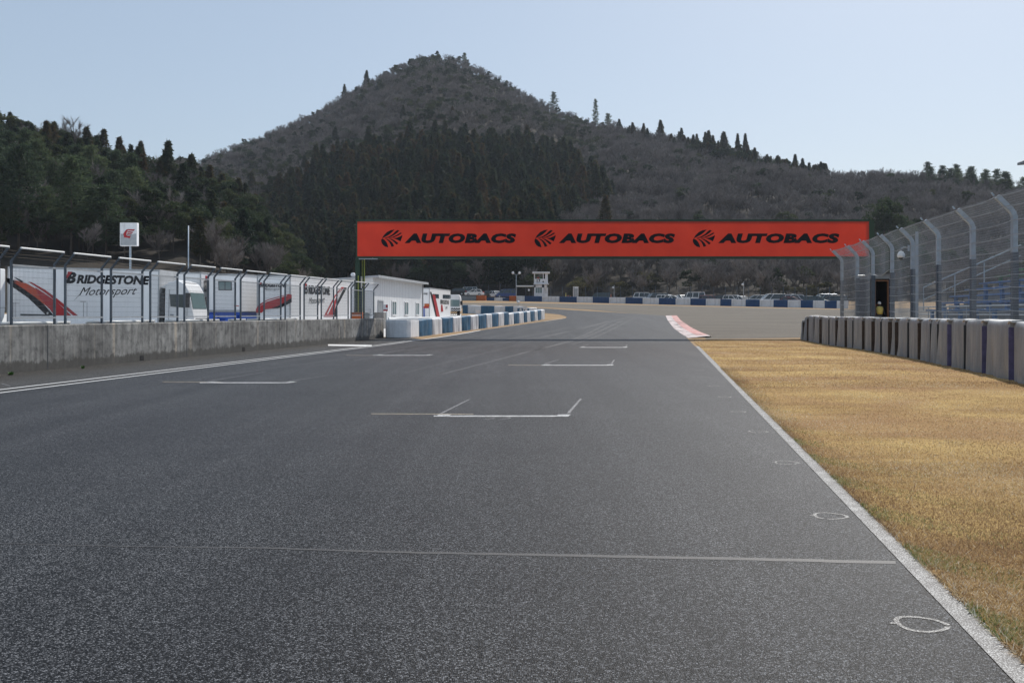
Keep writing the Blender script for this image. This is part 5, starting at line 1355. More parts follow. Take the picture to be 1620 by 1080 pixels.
for k, ((_, Ya), (_, Yb)) in enumerate(zip(posts, posts[1:])):
    m = MB(); a_, b_ = fp(Ya), fp(Yb); L = (b_ - a_).length
    opening = (k == 2)
    tmin = 1.25 if not opening else 3.72
    sag = lambda u, t: .05 * math.sin(u * math.pi) * (1 if t > 1.3 else 1) if True else 0
    n = int(L / .085)
    stations = [x for x in (0, 1.6, 3.2, 4.72, 4.86, 5.0, PL) if x > tmin]; stations = [tmin] + stations
    def q(u, t):
        sd_, z = pt_prof(t); p = fp(lerp(Ya, Yb, u), sd_ + .03 + .05 * math.sin(u * math.pi * 2 + k), z - (.16 * math.sin(u * math.pi) if (opening and t < 3.8) else 0)); return p - O_
    for i in range(1, n):
        u = i / n
        for ta_, tb_ in zip(stations, stations[1:]): m.beam(q(u, ta_), q(u, tb_), .0056, .0056, 0, (0, 1, 0))
    kk = int((PL - tmin) / .085)
    for j in range(kk + 1):
        t = tmin + (PL - tmin) * j / kk; r = .0056
        for i in range(4): m.beam(q(i / 4, t), q((i + 1) / 4, t), r, r)
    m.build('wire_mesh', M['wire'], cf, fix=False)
    m = MB()
    for t in [1.35, 1.75, 2.15, 2.5, 2.9, 3.3, 3.72, 4.15, 4.6, 5.1, PL - .02]:
        if opening and t < 3.7: continue
        for i in range(6):
            w1, w2 = [.045 * math.sin(x / 6 * math.pi) for x in (i, i + 1)]
            m.beam(q(i / 6, t) + fper * .03 - Vector((0, 0, w1)), q((i + 1) / 6, t) + fper * .03 - Vector((0, 0, w2)), .022, .022)
    m.build('cable', M['wire'], cf, fix=False)

# things just behind the catch fence
HX = 54.5
hut = thing('marshal_hut', 'dark marshal hut with an open doorway seen through the gap in the catch fence', 'hut', (P(1376, 495, HX).x, HX, 0))
hx = lambda px: (px - 1376) / F * HX; hzz = lambda py: CH - (py - HY) / F * HX
m = MB(); X1, X2 = hx(1376), hx(1414); m.box(X1, X1 + .1, 0, 2.2, 0, hzz(433)); m.box(X2 - .1, X2, 0, 2.2, 0, hzz(433)); m.box(X1 + .1, X2 - .1, 2.1, 2.2, 0, hzz(433)); m.box(X1 + .1, hx(1384), 0, .08, 0, hzz(441)); m.box(hx(1405.5), X2 - .1, 0, .08, 0, hzz(441)); m.build('wall', M['cloth_dark'], hut)
m = MB(); m.box(X1 - .05, X2 + .05, -.06, 2.3, hzz(441), hzz(433)); m.build('lintel', M['grey'], hut)
m = MB(); m.box(X1 - .15, X2 + .2, -.2, 2.4, hzz(433) + .002, hzz(431.5)); m.build('roof', M['dark'], hut)
m = MB(); m.box(hx(1384), hx(1385.2), -.02, .1, 0, hzz(443)); m.box(hx(1404), hx(1405.5), -.02, .1, 0, hzz(443)); m.box(hx(1385.2), hx(1404), -.02, .1, hzz(445), hzz(443)); m.build('door_frame', M['brown'], hut)
m = MB(); m.box(hx(1391), hx(1402), 1.0, 1.6, 0, hzz(481)); tag(m.build('wooden_crate', M['rust'], None, loc=hut.location, bevel=.02), 'orange brown crate inside the dark marshal hut', 'crate')
person(hut.location + Vector((hx(1394), .28, .62)), 'person in a dark jacket with white and yellow bands inside the marshal hut doorway', [M['cloth_dark'], M['white'], M['yellow']], 1.7, .3)
ex = thing('fire_extinguisher', 'red fire extinguisher just inside the marshal hut doorway', 'extinguisher', hut.location + Vector((hx(1389), .35, 1.55)))
m = MB(); m.lathe([(.08, 0), (.09, .05), (.09, .36), (.05, .43), (.025, .45)], 12); m.build('bottle', M['red'], ex, True); m = MB(); m.box(-.03, .09, -.02, .02, .45, .5); m.tube([(.06, 0, .46), (.12, 0, .35), (.11, 0, .1)], .012, 6); m.build('nozzle', M['black'], ex)
m = MB(); m.box(-.35, .35, -.3, .3, 0, 1.55); tag(m.build('plinth_box', M['cloth_dark'], None, loc=hut.location + Vector((hx(1389) - .08, .35 + .1, 0))) if False else m.build('dark_cabinet', M['dark'], None, loc=hut.location + Vector((hx(1387.5), .45, 0))), 'dark cabinet below the red extinguisher in the marshal hut', 'cabinet')
m = MB(); m.beam((0, 0, 0), (.62, .1, 3.3), .14, .14); tag(m.build('leaning_strut', M['black'], None, loc=(P(1362, 495, 54).x, 54.0, .0)), 'black strut leaning against the left side of the marshal hut', 'strut')
wl = thing('tube_lamp', 'short white tube lamp mounted left of the marshal hut roof', 'lamp', P(1362.5, 436, 53.5))
m = MB(); m.box(-.19, .19, -.05, .05, -.035, .035); m.build('tube', M['pipe'], wl, bevel=.02); m = MB(); m.beam((0, .05, 0), (.45, .4, -.06), .03, .03); m.build('bracket', M['dark'], wl)
cam_p = P(1425.5, 404, 45.0)
dc = thing('dome_camera', 'white dome security camera hanging from a bracket on the catch fence', 'camera', cam_p)
m = MB(); m.lathe([(.03, .20), (.10, .16), (.165, .05), (.17, -.05), (.13, -.10)], 16); m.build('housing', M['white'], dc, True)
m = MB(); m.lathe([(.115, -.10), (.10, -.16), (.05, -.2), (.01, -.21)], 14); m.build('lens', M['glass'], dc, True)
m = MB(); m.tube([(0, 0, .18), (0, 0, .32), (.12, .02, .38), (.36, .04, .34)], .02, 6); m.beam((.36, .04, .2), (.36, .04, .46), .08, .05); m.build('bracket', M['galv'], dc)
m = MB(); m.box(-.06, .06, -.04, .04, 0, CH + (495 - 366.5) / F * 46); tag(m.build('white_post', M['galv'], None, loc=(P(1450.5, 495, 46).x, 46, 0)), 'pale square post standing behind the catch fence right of the dome camera', 'post')

# ------------------------------------------------------------------ grandstand
gs = thing('grandstand', 'stepped grandstand with blue benches behind the right catch fence', 'grandstand', (0, 0, 0))
def gp(c, Y, z): return Vector((CFX(c, Y), Y, z))
rows = [(14.0, 49.5, 1.80), (14.8, 50.3, 2.15), (15.6, 50.9, 2.50), (16.4, 51.0, 2.84), (17.2, 51.2, 3.18), (18.0, 51.3, 3.52), (18.8, 51.4, 3.86)]
m = MB()
for c, Y, z in rows:
    a, b = gp(c + .1, Y + .2, 0), gp(c + .1, 18, 0); dv = (b - a).normalized(); pr = Vector((dv.y, -dv.x, 0)); pr = pr if pr.x > 0 else -pr
    k = [a - pr * .25, b - pr * .25, b + pr * .55, a + pr * .55]; zt_ = z - .42
    m.add([(p.x, p.y, -.2) for p in k] + [(p.x, p.y, zt_) for p in k], [(0, 3, 2, 1), (4, 5, 6, 7), (0, 1, 5, 4), (1, 2, 6, 5), (2, 3, 7, 6), (3, 0, 4, 7)])
m.build('steps', M['concrete_plain'], gs)
for i, (c, Y, z) in enumerate(rows):
    m = MB(); mt = 'seatgreen' if i >= 5 else 'seatblue'
    yy = Y; seg = 0
    while yy > 19:
        y2 = yy - 4.4 + .25; m.beam(gp(c, yy, z), gp(c, y2, z), .36, .07); yy -= 4.4
    bn = m.build('bench', M[mt], gs, bevel=.01)
    m = MB(); yy = Y - .5
    while yy > 19: p = gp(c, yy, z); m.beam(p - Vector((0, 0, .42)), p - Vector((0, 0, .04)), .12, .2, 0, (0, 1, 0)); yy -= 2.2
    m.build('bench_leg', M[mt], bn)
m = MB(); Yh = 51.6
a, b = P(1461, 454.6, Yh), P(1615, 387.5, Yh); m.tube([(a.x, a.y, a.z - 1.2), a, b], .035, 8)
a2, b2 = P(1461, 474, Yh), P(1615, 404, Yh); m.tube([a2, b2], .025, 8)
for px, y0, y1 in ((1510.5, 434.5, 470), (1557, 415, 449), (1602, 394, 428)): m.tube([P(px, y0, Yh), P(px, y1, Yh)], .03, 8)
m.build('handrail', M['galv'], gs)
m = MB()   # front rail of the stand
a, b = gp(13.3, 50, 1.95), gp(13.3, 19, 1.95)
for dz_ in (0, -.35): m.tube([a + Vector((0, 0, dz_)), b + Vector((0, 0, dz_))], .025, 6)
for i in range(12): p = a.lerp(b, i / 11); m.tube([p, p - Vector((0, 0, 1.95))], .025, 6)
m.build('front_rail', M['galv'], gs)
fl_ = thing('floodlight_pole', 'floodlight lamp head entering the view at the right edge above the catch fence', 'lamp post', (P(1646, 495, 40).x, 40, 0))
m = MB(); h_ = CH + (495 - 253) / F * 40; m.tube([(0, 0, 0), (0, 0, h_)], .08, 10); m.beam((0, 0, h_ - .03), (-.5, 0, h_ - .1), .06, .06); m.build('pole', M['dark'], fl_)
m = MB(); m.prism([(-.86, h_ - .20), (-.3, h_ - .16), (-.3, h_ + .08), (-.45, h_ + .09), (-.86, h_ - .1)], -.16, .16); m.build('lamp_head', M['grey'], fl_, bevel=.02)

# ------------------------------------------------------------------ hills
def ns(x, y, s=1.0):
    return (math.sin(x * .031 * s + 1.3) * math.cos(y * .027 * s - .7) + .5 * math.sin(x * .071 * s - y * .053 * s + 2) + .3 * math.sin(x * .13 * s + y * .17 * s))
RIDGE = [(-700, 330), (0, 330), (200, 300), (320, 268), (350, 252), (400, 234), (450, 212), (500, 190), (540, 168), (580, 144), (620, 121), (660, 105), (690, 99), (735, 108), (780, 131), (830, 159), (870, 181), (900, 194), (945, 209), (1010, 225), (1060, 236), (1120, 249), (1200, 273), (1260, 290), (1310, 301), (1360, 298), (1400, 296), (1450, 300), (1500, 304), (1560, 314), (1620, 320), (1800, 345), (2300, 370)]
RY = [(-700, 560), (300, 560), (500, 600), (690, 620), (900, 590), (1010, 540), (1120, 480), (1300, 430), (1620, 400), (2300, 380)]
BYM = [(-700, 270), (400, 265), (480, 246), (560, 238), (860, 236), (1000, 234), (1330, 214), (1620, 190), (2300, 160)]
def zM(px, Y):
    y0, yr = interp(px, BYM), interp(px, RY); z0 = zf(y0) - .5; zr = CH + (495 - interp(px, RIDGE)) / F * yr
    t = (Y - y0) / (yr - y0)
    if t <= 0: return z0 + t * 40
    X = (px - CX) / F * Y
    bump_ = 3.0 * ns(X, Y) * min(1, t * 4) * max(.0, min(1, (1.02 - t) * 4)) if t < 1.02 else 0
    if t <= 1: return z0 + (zr - z0) * t ** 1.06 + bump_
    return zr - (Y - yr) * (.10 if Y < yr + 40 else .30) + bump_
LR = [(-900, 240), (-300, 245), (0, 230), (60, 244), (130, 266), (215, 296), (290, 312), (330, 332), (380, 352), (430, 398), (470, 452), (478, 470)]
def zL(px, Y):
    y0, yr = 122.0 + max(0, px - 300) * .22, 255.0 - max(0, px) * .03
    z0 = zf(y0) - .4; zr = CH + (495 - interp(px, LR)) / F * yr
    t = (Y - y0) / (yr - y0)
    if t <= 0: return z0 + t * 30
    X = (px - CX) / F * Y
    if t <= 1: return z0 + max(0, zr - z0) * (t ** .92) + 1.2 * ns(X, Y, 1.6) * min(1, t * 5) * (1 if px < 400 else .3)
    return zr - (Y - yr) * .5
def polar_mesh(name, fz, pxs, Ys, mat):
    mb = MB(); n = len(Ys)
    for px in pxs:
        y0 = Ys[0] if not callable(Ys) else None
        for Y in Ys: mb.v.append(((px - CX) / F * Y, Y, fz(px, Y)))
    for i in range(len(pxs) - 1):
        for j in range(n - 1):
            mb.f.append([i * n + j, (i + 1) * n + j, (i + 1) * n + j + 1, i * n + j + 1]); mb.m.append(0)
    return structure(mb.build(name, mat, None, True, fix=False))
polar_mesh('mountain', zM, list(range(-700, 2320, 20)), [150] + list(range(158, 720, 8)), M['hillsoil'])
polar_mesh('hill', zL, list(range(-900, 480, 14)), [112] + list(range(116, 330, 6)), M['hillsoil'])

# ------------------------------------------------------------------ tree models
def tri_cloud(c, d, L, W_, rg):
    """triangles from points c along directions d with length L and width W_"""
    n = len(c); r = rg.standard_normal((n, 3)); s = np.cross(d, r); s /= np.linalg.norm(s, axis=1, keepdims=True) + 1e-9
    v = np.zeros((n, 3, 3)); v[:, 0] = c - s * W_[:, None] / 2; v[:, 1] = c + s * W_[:, None] / 2; v[:, 2] = c + d * L[:, None]
    return v.reshape(-1, 3)
def join_tris(name, mb, tris, mats, tri_mi):
    """mesh of mb faces (material 0) plus loose triangles (material tri_mi)"""
    base_v = np.array(mb.v, dtype=float).reshape(-1, 3) if mb else np.zeros((0, 3))
    nb_ = len(base_v); V_ = np.concatenate([base_v, tris]); me = bpy.data.meshes.new(name)
    faces = [tuple(f) for f in mb.f] if mb else []
    lt = [len(f) for f in faces]; nl = sum(lt); nt_ = len(tris) // 3
    me.vertices.add(len(V_)); me.vertices.foreach_set('co', V_.astype(np.float32).ravel())
    idx = np.concatenate([np.array([i for f in faces for i in f], dtype=np.int32), np.arange(nb_, nb_ + 3 * nt_, dtype=np.int32)])
    me.loops.add(len(idx)); me.loops.foreach_set('vertex_index', idx)
    starts = np.concatenate([np.cumsum([0] + lt)[:len(faces)], nl + 3 * np.arange(nt_)]).astype(np.int32)
    me.polygons.add(len(starts)); me.polygons.foreach_set('loop_start', starts)
    for m in mats: me.materials.append(m)
    me.polygons.foreach_set('material_index', np.array([0] * len(faces) + [tri_mi] * nt_, dtype=np.int32))
    me.update(calc_edges=True); return me
def unit(a): return a / (np.linalg.norm(a, axis=1, keepdims=True) + 1e-9)
def cedar_model(seed, H=15, R=2.5, t0=.12, n=2600, col='cedar', leaf=.75):
    rg = np.random.default_rng(seed)
    t = t0 + (1 - t0) * rg.random(n) ** 1.25; a = rg.random(n) * 2 * np.pi
    lob = 1 + .30 * np.sin(a * 3 + t * 17 + seed) + .26 * np.sin(a * 5 - t * 41)
    r = R * 1.3 * np.minimum(.86, (1 - t) ** .92 * 1.12 + .02) * lob * np.minimum(1, (t - t0) * 9 + .35) * (.35 + .65 * rg.random(n) ** .5)
    c = np.stack([r * np.cos(a), r * np.sin(a), t * H], 1)
    d = unit(np.stack([np.cos(a) * .8, np.sin(a) * .8, -.25 + .75 * rg.standard_normal(n) * .6], 1) + .45 * rg.standard_normal((n, 3)))
    cr = tri_cloud(c, d, leaf * (.5 + rg.random(n)), leaf * .55 * (.5 + rg.random(n)), rg)
    tr = MB(); tr.tube([(0, 0, -.8), (.05, 0, H * .5), (0, 0, H * .97)], .17 * H / 15, 5, 0, .02)
    return tr, cr, col
def round_model(seed, H=9, R=3.2, n=4200, col='evergreen', leaf=.35, base=.22):
    rg = np.random.default_rng(seed); k = 11
    lc = np.stack([rg.normal(0, R * .42, k), rg.normal(0, R * .42, k), H * (base + .14 + (.76 - base) * rg.random(k))], 1); lc[0] = (0, 0, H * .82)
    lr = R * (.32 + .32 * rg.random(k)) * (1.15 - .5 * (lc[:, 2] / H))
    w_ = rg.integers(0, k, n); u = unit(rg.standard_normal((n, 3))); u[:, 2] = np.abs(u[:, 2]) * .45 + u[:, 2] * .55
    c = lc[w_] + u * lr[w_][:, None] * (.55 + .5 * rg.random(n) ** .6)[:, None] * np.array([1, 1, .8])
    d = unit(u + .9 * rg.standard_normal((n, 3)))
    cr = tri_cloud(c, d, leaf * (.5 + rg.random(n)), leaf * .7 * (.5 + rg.random(n)), rg)
    tr = MB(); tr.tube([(0, 0, -.8), (.1, .05, H * .3), (0, 0, H * .75)], .16 * H / 9, 5, 0, .04)
    for i in range(1, 6): tr.tube([(0.05, 0, H * (.2 + .06 * i)), tuple(lc[i])], .07, 4, 0, .02)
    return tr, cr, col
def pine_model(seed, H=12, R=3.2, n=3600, col='pine'):
    rg = np.random.default_rng(seed); k = 26
    tt = .25 + .75 * np.linspace(0, 1, k); an = np.arange(k) * 2.4 + rg.random(k); rr = R * (1.02 - tt) ** .6 * (.5 + .6 * rg.random(k))
    lc = np.stack([rr * np.cos(an), rr * np.sin(an), tt * H], 1)
    w_ = rg.integers(0, k, n); u = rg.standard_normal((n, 3)) * np.array([.62, .62, .26]) * (1.15 - .45 * tt[w_])[:, None]
    c = lc[w_] + u; d = unit(u + np.array([0, 0, .35]) + .6 * rg.standard_normal((n, 3)))
    cr = tri_cloud(c, d, .42 * (.5 + rg.random(n)), .2 * (.5 + rg.random(n)), rg)
    tr = MB(); tr.tube([(0, 0, -.8), (.12, 0, H * .45), (0, 0, H * .97)], .17, 5, 0, .03)
    for i in range(k): tr.tube([(0, 0, max(.2, tt[i] - .06) * H), tuple(lc[i])], .05, 3, 0, .015)
    return tr, cr, col
def bare_model(seed, H=10, R=3.4, n=4000):
    r = random.Random(seed); rg = np.random.default_rng(seed); tr = MB(); segs = []
    def grow(p, d, L, rad, lev):
        q = p + d * L
        tr.tube([p, (p + q) / 2 + Vector((r.uniform(-1, 1), r.uniform(-1, 1), 0)) * L * .05, q], rad, 5 if lev == 0 else 3, 0, rad * .6, False)
        segs.append((p, q, lev))
        if lev >= 3: return
        for i in range((6, 4, 3)[lev]):
            f = r.uniform(.45, 1.0) if lev else r.uniform(.7, 1)
            s = p + d * L * f; a = r.uniform(0, 6.283); sp = (.75, .65, .7)[lev]
            nd = (d + Vector((math.cos(a), math.sin(a), r.uniform(-.05, .35))) * sp); nd.z += .18; nd.normalize()
            grow(s, nd, L * (.95, .62, .6)[lev] * r.uniform(.75, 1.15), rad * .5, lev + 1)
    grow(Vector((0, 0, -.6)), Vector((r.uniform(-.06, .06), r.uniform(-.06, .06), 1)).normalized(), H * .32 + .6, .015 * H, 0)
    sg_ = [s for s in segs if s[2] >= 1]; wts = np.array([(1, 2.0, 3.0)[s[2] - 1] for s in sg_]); wts /= wts.sum()
    ii = rg.choice(len(sg_), n, p=wts); a = np.array([s[0] for s in sg_]); b = np.array([s[1] for s in sg_])
    f = .15 + .85 * rg.random(n); c = a[ii] + (b[ii] - a[ii]) * f[:, None]
    d = unit(unit(b[ii] - a[ii]) + .55 * rg.standard_normal((n, 3)) + np.array([0, 0, .35]))
    tw = tri_cloud(c, d, .45 + .8 * rg.random(n), .018 + .026 * rg.random(n), rg)
    top = max(tw[:, 2].max(), .1); sc_ = H / top
    tr.v = [(x * sc_, y * sc_, z * sc_) for x, y, z in tr.v]
    return tr, tw * sc_, 'twig'
def shrub_model(seed): return round_model(seed, 4.2, 2.6, 2200, 'shrubleaf', .38, .05)
MODELS = {'cedar': [cedar_model(1), cedar_model(2, 16, 2.2), cedar_model(3, 14.5, 2.8, .30), cedar_model(4, 13.5, 2.4, .2), cedar_model(5, 16, 2.6, .36)],
          'bare': [bare_model(11), bare_model(12, 9.5), bare_model(13, 11), bare_model(14, 9), bare_model(15, 10.5)],
          'evergreen': [round_model(21), round_model(22, 10, 3), round_model(23, 8.5, 3.5), round_model(24, 10.5, 2.8)],
          'pine': [pine_model(31), pine_model(32, 13, 3), pine_model(33, 11, 3.6)],
          'shrub': [shrub_model(41), shrub_model(42)]}
MESH = {}
for k, L in MODELS.items():
    for i, (tr, cr, col) in enumerate(L):
        bark = M['paletrunk'] if k == 'cedar' else M['bark']
        if k == 'bare': bark = M['bark']
        whole = join_tris(k + '_tree', tr, cr, [bark, M[col]], 1)
        MESH[k, i] = (whole, tr.mesh(k + '_trunk', bark, True), join_tris(k + '_crown', None, cr, [M[col]], 0))
NAME = {'cedar': 'cedar_tree', 'bare': 'bare_tree', 'evergreen': 'evergreen_tree', 'pine': 'pine_tree', 'shrub': 'shrub'}
CATE = {'cedar': 'tree', 'bare': 'tree', 'evergreen': 'tree', 'pine': 'tree', 'shrub': 'shrub'}
HT = {'cedar': 15, 'bare': 10, 'evergreen': 9.5, 'pine': 12, 'shrub': 4.2}
def put_tree(kind, loc, scale, label, group, parts_=False, var=None, rot=None, sxy=1.0):
    i = random.randrange(len(MODELS[kind])) if var is None else var
    whole, tk, cw = MESH[kind, i]; rot = random.uniform(0, 6.283) if rot is None else rot
    if parts_:
        o = bpy.data.objects.new(NAME[kind], None); o.empty_display_size = .5
        for nm, me in (('trunk', tk), ('crown', cw)):
            c = bpy.data.objects.new(nm, me); COL.objects.link(c); c.parent = o
    else: o = bpy.data.objects.new(NAME[kind], whole)
    COL.objects.link(o); o.location = loc; o.rotation_euler.z = rot; o.scale = (scale * sxy, scale * sxy, scale)
    return tag(o, label, CATE[kind], group)

# ---- where each kind grows
def in_poly(x, y, poly):
    c = False; j = len(poly) - 1
    for i in range(len(poly)):
        (xi, yi), (xj, yj) = poly[i], poly[j]
        if (yi > y) != (yj > y) and x < (xj - xi) * (y - yi) / (yj - yi) + xi: c = not c
        j = i
    return c
PLANT = [(385, 425), (430, 352), (490, 302), (560, 270), (640, 260), (770, 258), (850, 267), (900, 286), (950, 312), (972, 338), (930, 352), (880, 385), (862, 420), (856, 470), (420, 480)]
PLW = []     # the plantation as ground positions
cands = []
def row(y): return y
sp = 3.7
Y = 150.0
while Y < 640:
    X0, X1 = (-300 - CX) / F * Y, (1900 - CX) / F * Y
    X = X0
    while X < X1:
        x, y = X + random.uniform(-.48, .48) * sp, Y + random.uniform(-.48, .48) * sp
        X += sp
        px = CX + F * x / y
        # mountain
        y0, yr = interp(px, BYM), interp(px, RY); t = (y - y0) / (yr - y0)
        if .0 < t < 1.09:
            z = zM(px, y); py = 495 - (z - CH) / y * F
            u = random.random(); nz = ns(x, y, 1.4)
            if in_poly(px + 5 * nz, py, PLANT):
                if u < .80: cands.append(('cedar', x, y, z, px, py, 'plant', t))
                elif u < .84: cands.append(('evergreen', x, y, z, px, py, 'plant', t))
                continue
            if u > (.80 if (y > 380 or (1085 < px and t > .88)) else .66): continue      # wider spacing elsewhere
            u = random.random()
            if px < 960:
                ever = .34 + .22 * nz + (.28 if (in_poly(px, py, [(330, 420), (420, 330), (560, 250), (700, 215), (760, 260), (430, 420)])) else 0) - (.22 if 330 < px < 640 and t > .72 else 0)
                if px > 850 and py > 300: ever = .10
                k = 'evergreen' if u < ever else 'bare'
                if k == 'bare' and t < .7 and random.random() < .03: k = 'cedar'
                reg = 'peak' if t > .4 else 'lower'
            else:
                k = 'evergreen' if u < .06 + .05 * nz else 'bare'; reg = 'right'
                if 1085 < px < 1312 and t > .90: k = 'cedar' if u < .6 else 'evergreen' if u < .85 else 'bare'; reg = 'rightridge'
                if 960 < px < 1085 and t > .93 and u < .12: k = 'cedar'; reg = 'rightridge'
                if px > 1440 and t > .9 and u < .22: k = 'pine' if u < .1 else 'evergreen'; reg = 'rightridge'
                if 1370 < px < 1470 and 385 < py < 470 and u < .6: k = 'evergreen' if u < .3 else 'pine'
            if t < .07 and px > 850 and random.random() < .25: k = 'shrub'
            cands.append((k, x, y, z, px, py, reg, t))
        # left hill
        if px < 476 and 122 + max(0, px - 300) * .22 < y < 262:
            y0, yr = 122.0 + max(0, px - 300) * .22, 255.0 - max(0, px) * .03; t = (y - y0) / (yr - y0)
            if t > 1.03: continue
            z = zL(px, y); py = 495 - (z - CH) / y * F; u = random.random()
            if u > .62: continue
            u = random.random(); nz = ns(x, y, 2.2)
            if t < .16: k = 'shrub' if u < .45 else 'bare' if u < .75 else 'evergreen'
            elif t < .55 and px < 215: k = 'pine' if u < .42 else 'evergreen' if u < .8 else 'bare'
            elif t < .42: k = 'bare' if u < .28 + .2 * nz else 'evergreen' if u < .8 else 'cedar'
            else: k = 'cedar' if u < .22 + .2 * nz else 'evergreen' if u < .90 else 'bare'
            cands.append((k, x, y, z, px, py, 'left', t))
    Y += sp
LABEL = {('cedar', 'plant'): ('dark brownish green cedar in the dense plantation on the hillside behind the banner', 'cedars of the hillside plantation'),
         ('evergreen', 'plant'): ('rounded evergreen tree among the plantation cedars', 'rounded evergreens in the plantation'),
         ('bare', 'peak'): ('leafless grey brown tree on the upper slope of the peak', 'bare trees on the peak'), ('evergreen', 'peak'): ('dark evergreen tree on the upper slope of the peak', 'evergreens on the peak'),
         ('cedar', 'peak'): ('dark pointed conifer among the bare trees on the peak', 'lone conifers on the peak'), ('bare', 'lower'): ('leafless grey tree on the lower slope beside the cedar plantation', 'bare trees beside the plantation'),
         ('evergreen', 'lower'): ('dark evergreen tree on the lower slope beside the cedar plantation', 'evergreens beside the plantation'), ('cedar', 'lower'): ('pointed conifer on the lower slope left of the plantation', 'lone conifers on the lower slope'),
         ('bare', 'right'): ('leafless brown grey tree on the right hillside above the parked cars', 'bare trees on the right hillside'), ('evergreen', 'right'): ('dark evergreen tree among the bare trees on the right hillside', 'evergreens on the right hillside'),
         ('pine', 'right'): ('green pine on the right hillside behind the catch fence', 'pines on the right hillside'), ('cedar', 'rightridge'): ('dark pointed conifer on the skyline of the right ridge', 'conifers along the right ridge'),
         ('bare', 'rightridge'): ('leafless tree between the conifers on the right ridge', 'bare trees along the right ridge'), ('pine', 'rightridge'): ('ragged pine on the skyline of the right ridge', 'pines along the right ridge'),
         ('evergreen', 'rightridge'): ('rounded evergreen on the skyline of the right ridge', 'evergreens along the right ridge'),
         ('cedar', 'left'): ('dark conifer on the wooded hill behind the trucks', 'conifers on the left hill'), ('evergreen', 'left'): ('dark evergreen tree on the wooded hill behind the trucks', 'evergreens on the left hill'),
         ('pine', 'left'): ('bright green pine on the left hill above the trucks', 'pines on the left hill'), ('bare', 'left'): ('leafless tree on the wooded hill behind the trucks', 'bare trees on the left hill')}
def lab_of(k, reg):
    if k == 'shrub': return ('olive green leafy shrub at the foot of the left hill', 'shrubs below the left hill') if reg == 'left' else ('olive leafy shrub at the foot of the hillside behind the parked cars', 'shrubs behind the parked cars')
    return LABEL.get((k, reg), LABEL[(k, 'right')] if (k, 'right') in LABEL else ('tree', 'trees'))
rest = {}
for k in ('cedar', 'bare', 'evergreen', 'pine', 'shrub'):
    L = [c for c in cands if c[0] == k]
    L.sort(key=lambda c: c[2] - (60 if -40 < c[4] < 1660 else -300))
    for n_, c in enumerate(L):
        _, x, y, z, px, py, reg, t = c
        s = random.uniform(.8, 1.15) * (1.0 if reg != 'peak' else .66) * (.85 if reg == 'right' else 1)
        if reg == 'left' and t < .3: s *= .8
        if reg == 'left' and k == 'cedar': s *= .72
        if reg == 'rightridge' and k == 'cedar': s *= .72
        if n_ < 298:
            lb, gp_ = lab_of(k, reg); put_tree(k, (x, y, z - .2), s, lb, gp_, parts_=(y < 185))
        else: rest.setdefault(k, []).append((x, y, z - .2, s))
def scatter(name, kind, pts, label):
    """the far mass of the wood: one object, models placed on points"""
    me = bpy.data.meshes.new(name); me.from_pydata([p[:3] for p in pts], [], [])
    a = me.attributes.new('scl', 'FLOAT', 'POINT'); a.data.foreach_set('value', [p[3] for p in pts])
    a = me.attributes.new('rot', 'FLOAT_VECTOR', 'POINT'); a.data.foreach_set('vector', [q for p in pts for q in (0, 0, random.uniform(0, 6.283))])
    a = me.attributes.new('idx', 'INT', 'POINT'); a.data.foreach_set('value', [random.randrange(len(MODELS[kind])) for p in pts])
    o = bpy.data.objects.new(name, me); COL.objects.link(o); o['kind'] = 'stuff'; o['label'] = label
    src = bpy.data.collections.new(kind + '_models')
    for i in range(len(MODELS[kind])): src.objects.link(bpy.data.objects.new(kind + '_model_%d' % i, MESH[kind, i][0]))
    ng = bpy.data.node_groups.new(name, 'GeometryNodeTree')
    ng.interface.new_socket('Geometry', in_out='INPUT', socket_type='NodeSocketGeometry'); ng.interface.new_socket('Geometry', in_out='OUTPUT', socket_type='NodeSocketGeometry')
    gi, go = ng.nodes.new('NodeGroupInput'), ng.nodes.new('NodeGroupOutput')
    iop = ng.nodes.new('GeometryNodeInstanceOnPoints'); ci = ng.nodes.new('GeometryNodeCollectionInfo')
    ci.inputs['Collection'].default_value = src; ci.inputs['Separate Children'].default_value = True; ci.inputs['Reset Children'].default_value = True
    def attr(nm, ty):
        q = ng.nodes.new('GeometryNodeInputNamedAttribute'); q.data_type = ty; q.inputs['Name'].default_value = nm; return q.outputs[0]
    iop.inputs['Pick Instance'].default_value = True
    ng.links.new(gi.outputs[0], iop.inputs['Points']); ng.links.new(ci.outputs[0], iop.inputs['Instance'])
    ng.links.new(attr('idx', 'INT'), iop.inputs['Instance Index']); ng.links.new(attr('rot', 'FLOAT_VECTOR'), iop.inputs['Rotation']); ng.links.new(attr('scl', 'FLOAT'), iop.inputs['Scale'])
    ng.links.new(iop.outputs[0], go.inputs[0])
    md = o.modifiers.new('scatter', 'NODES'); md.node_group = ng
WL_ = {'cedar': ('far_cedar_wood', 'distant mass of dark cedars higher on the hillsides'), 'bare': ('far_bare_wood', 'distant mass of leafless grey trees covering the hillsides'), 'evergreen': ('far_evergreen_wood', 'distant mass of dark evergreens on the peak and hills'), 'pine': ('far_pine_wood', 'distant pines on the hills'), 'shrub': ('far_shrubs', 'distant shrubs on the hillsides')}
for k, pts in rest.items(): scatter(WL_[k][0], k, pts, WL_[k][1])
print('TREES', {k: sum(1 for c in cands if c[0] == k) for k in NAME}, {k: len(v) for k, v in rest.items()})

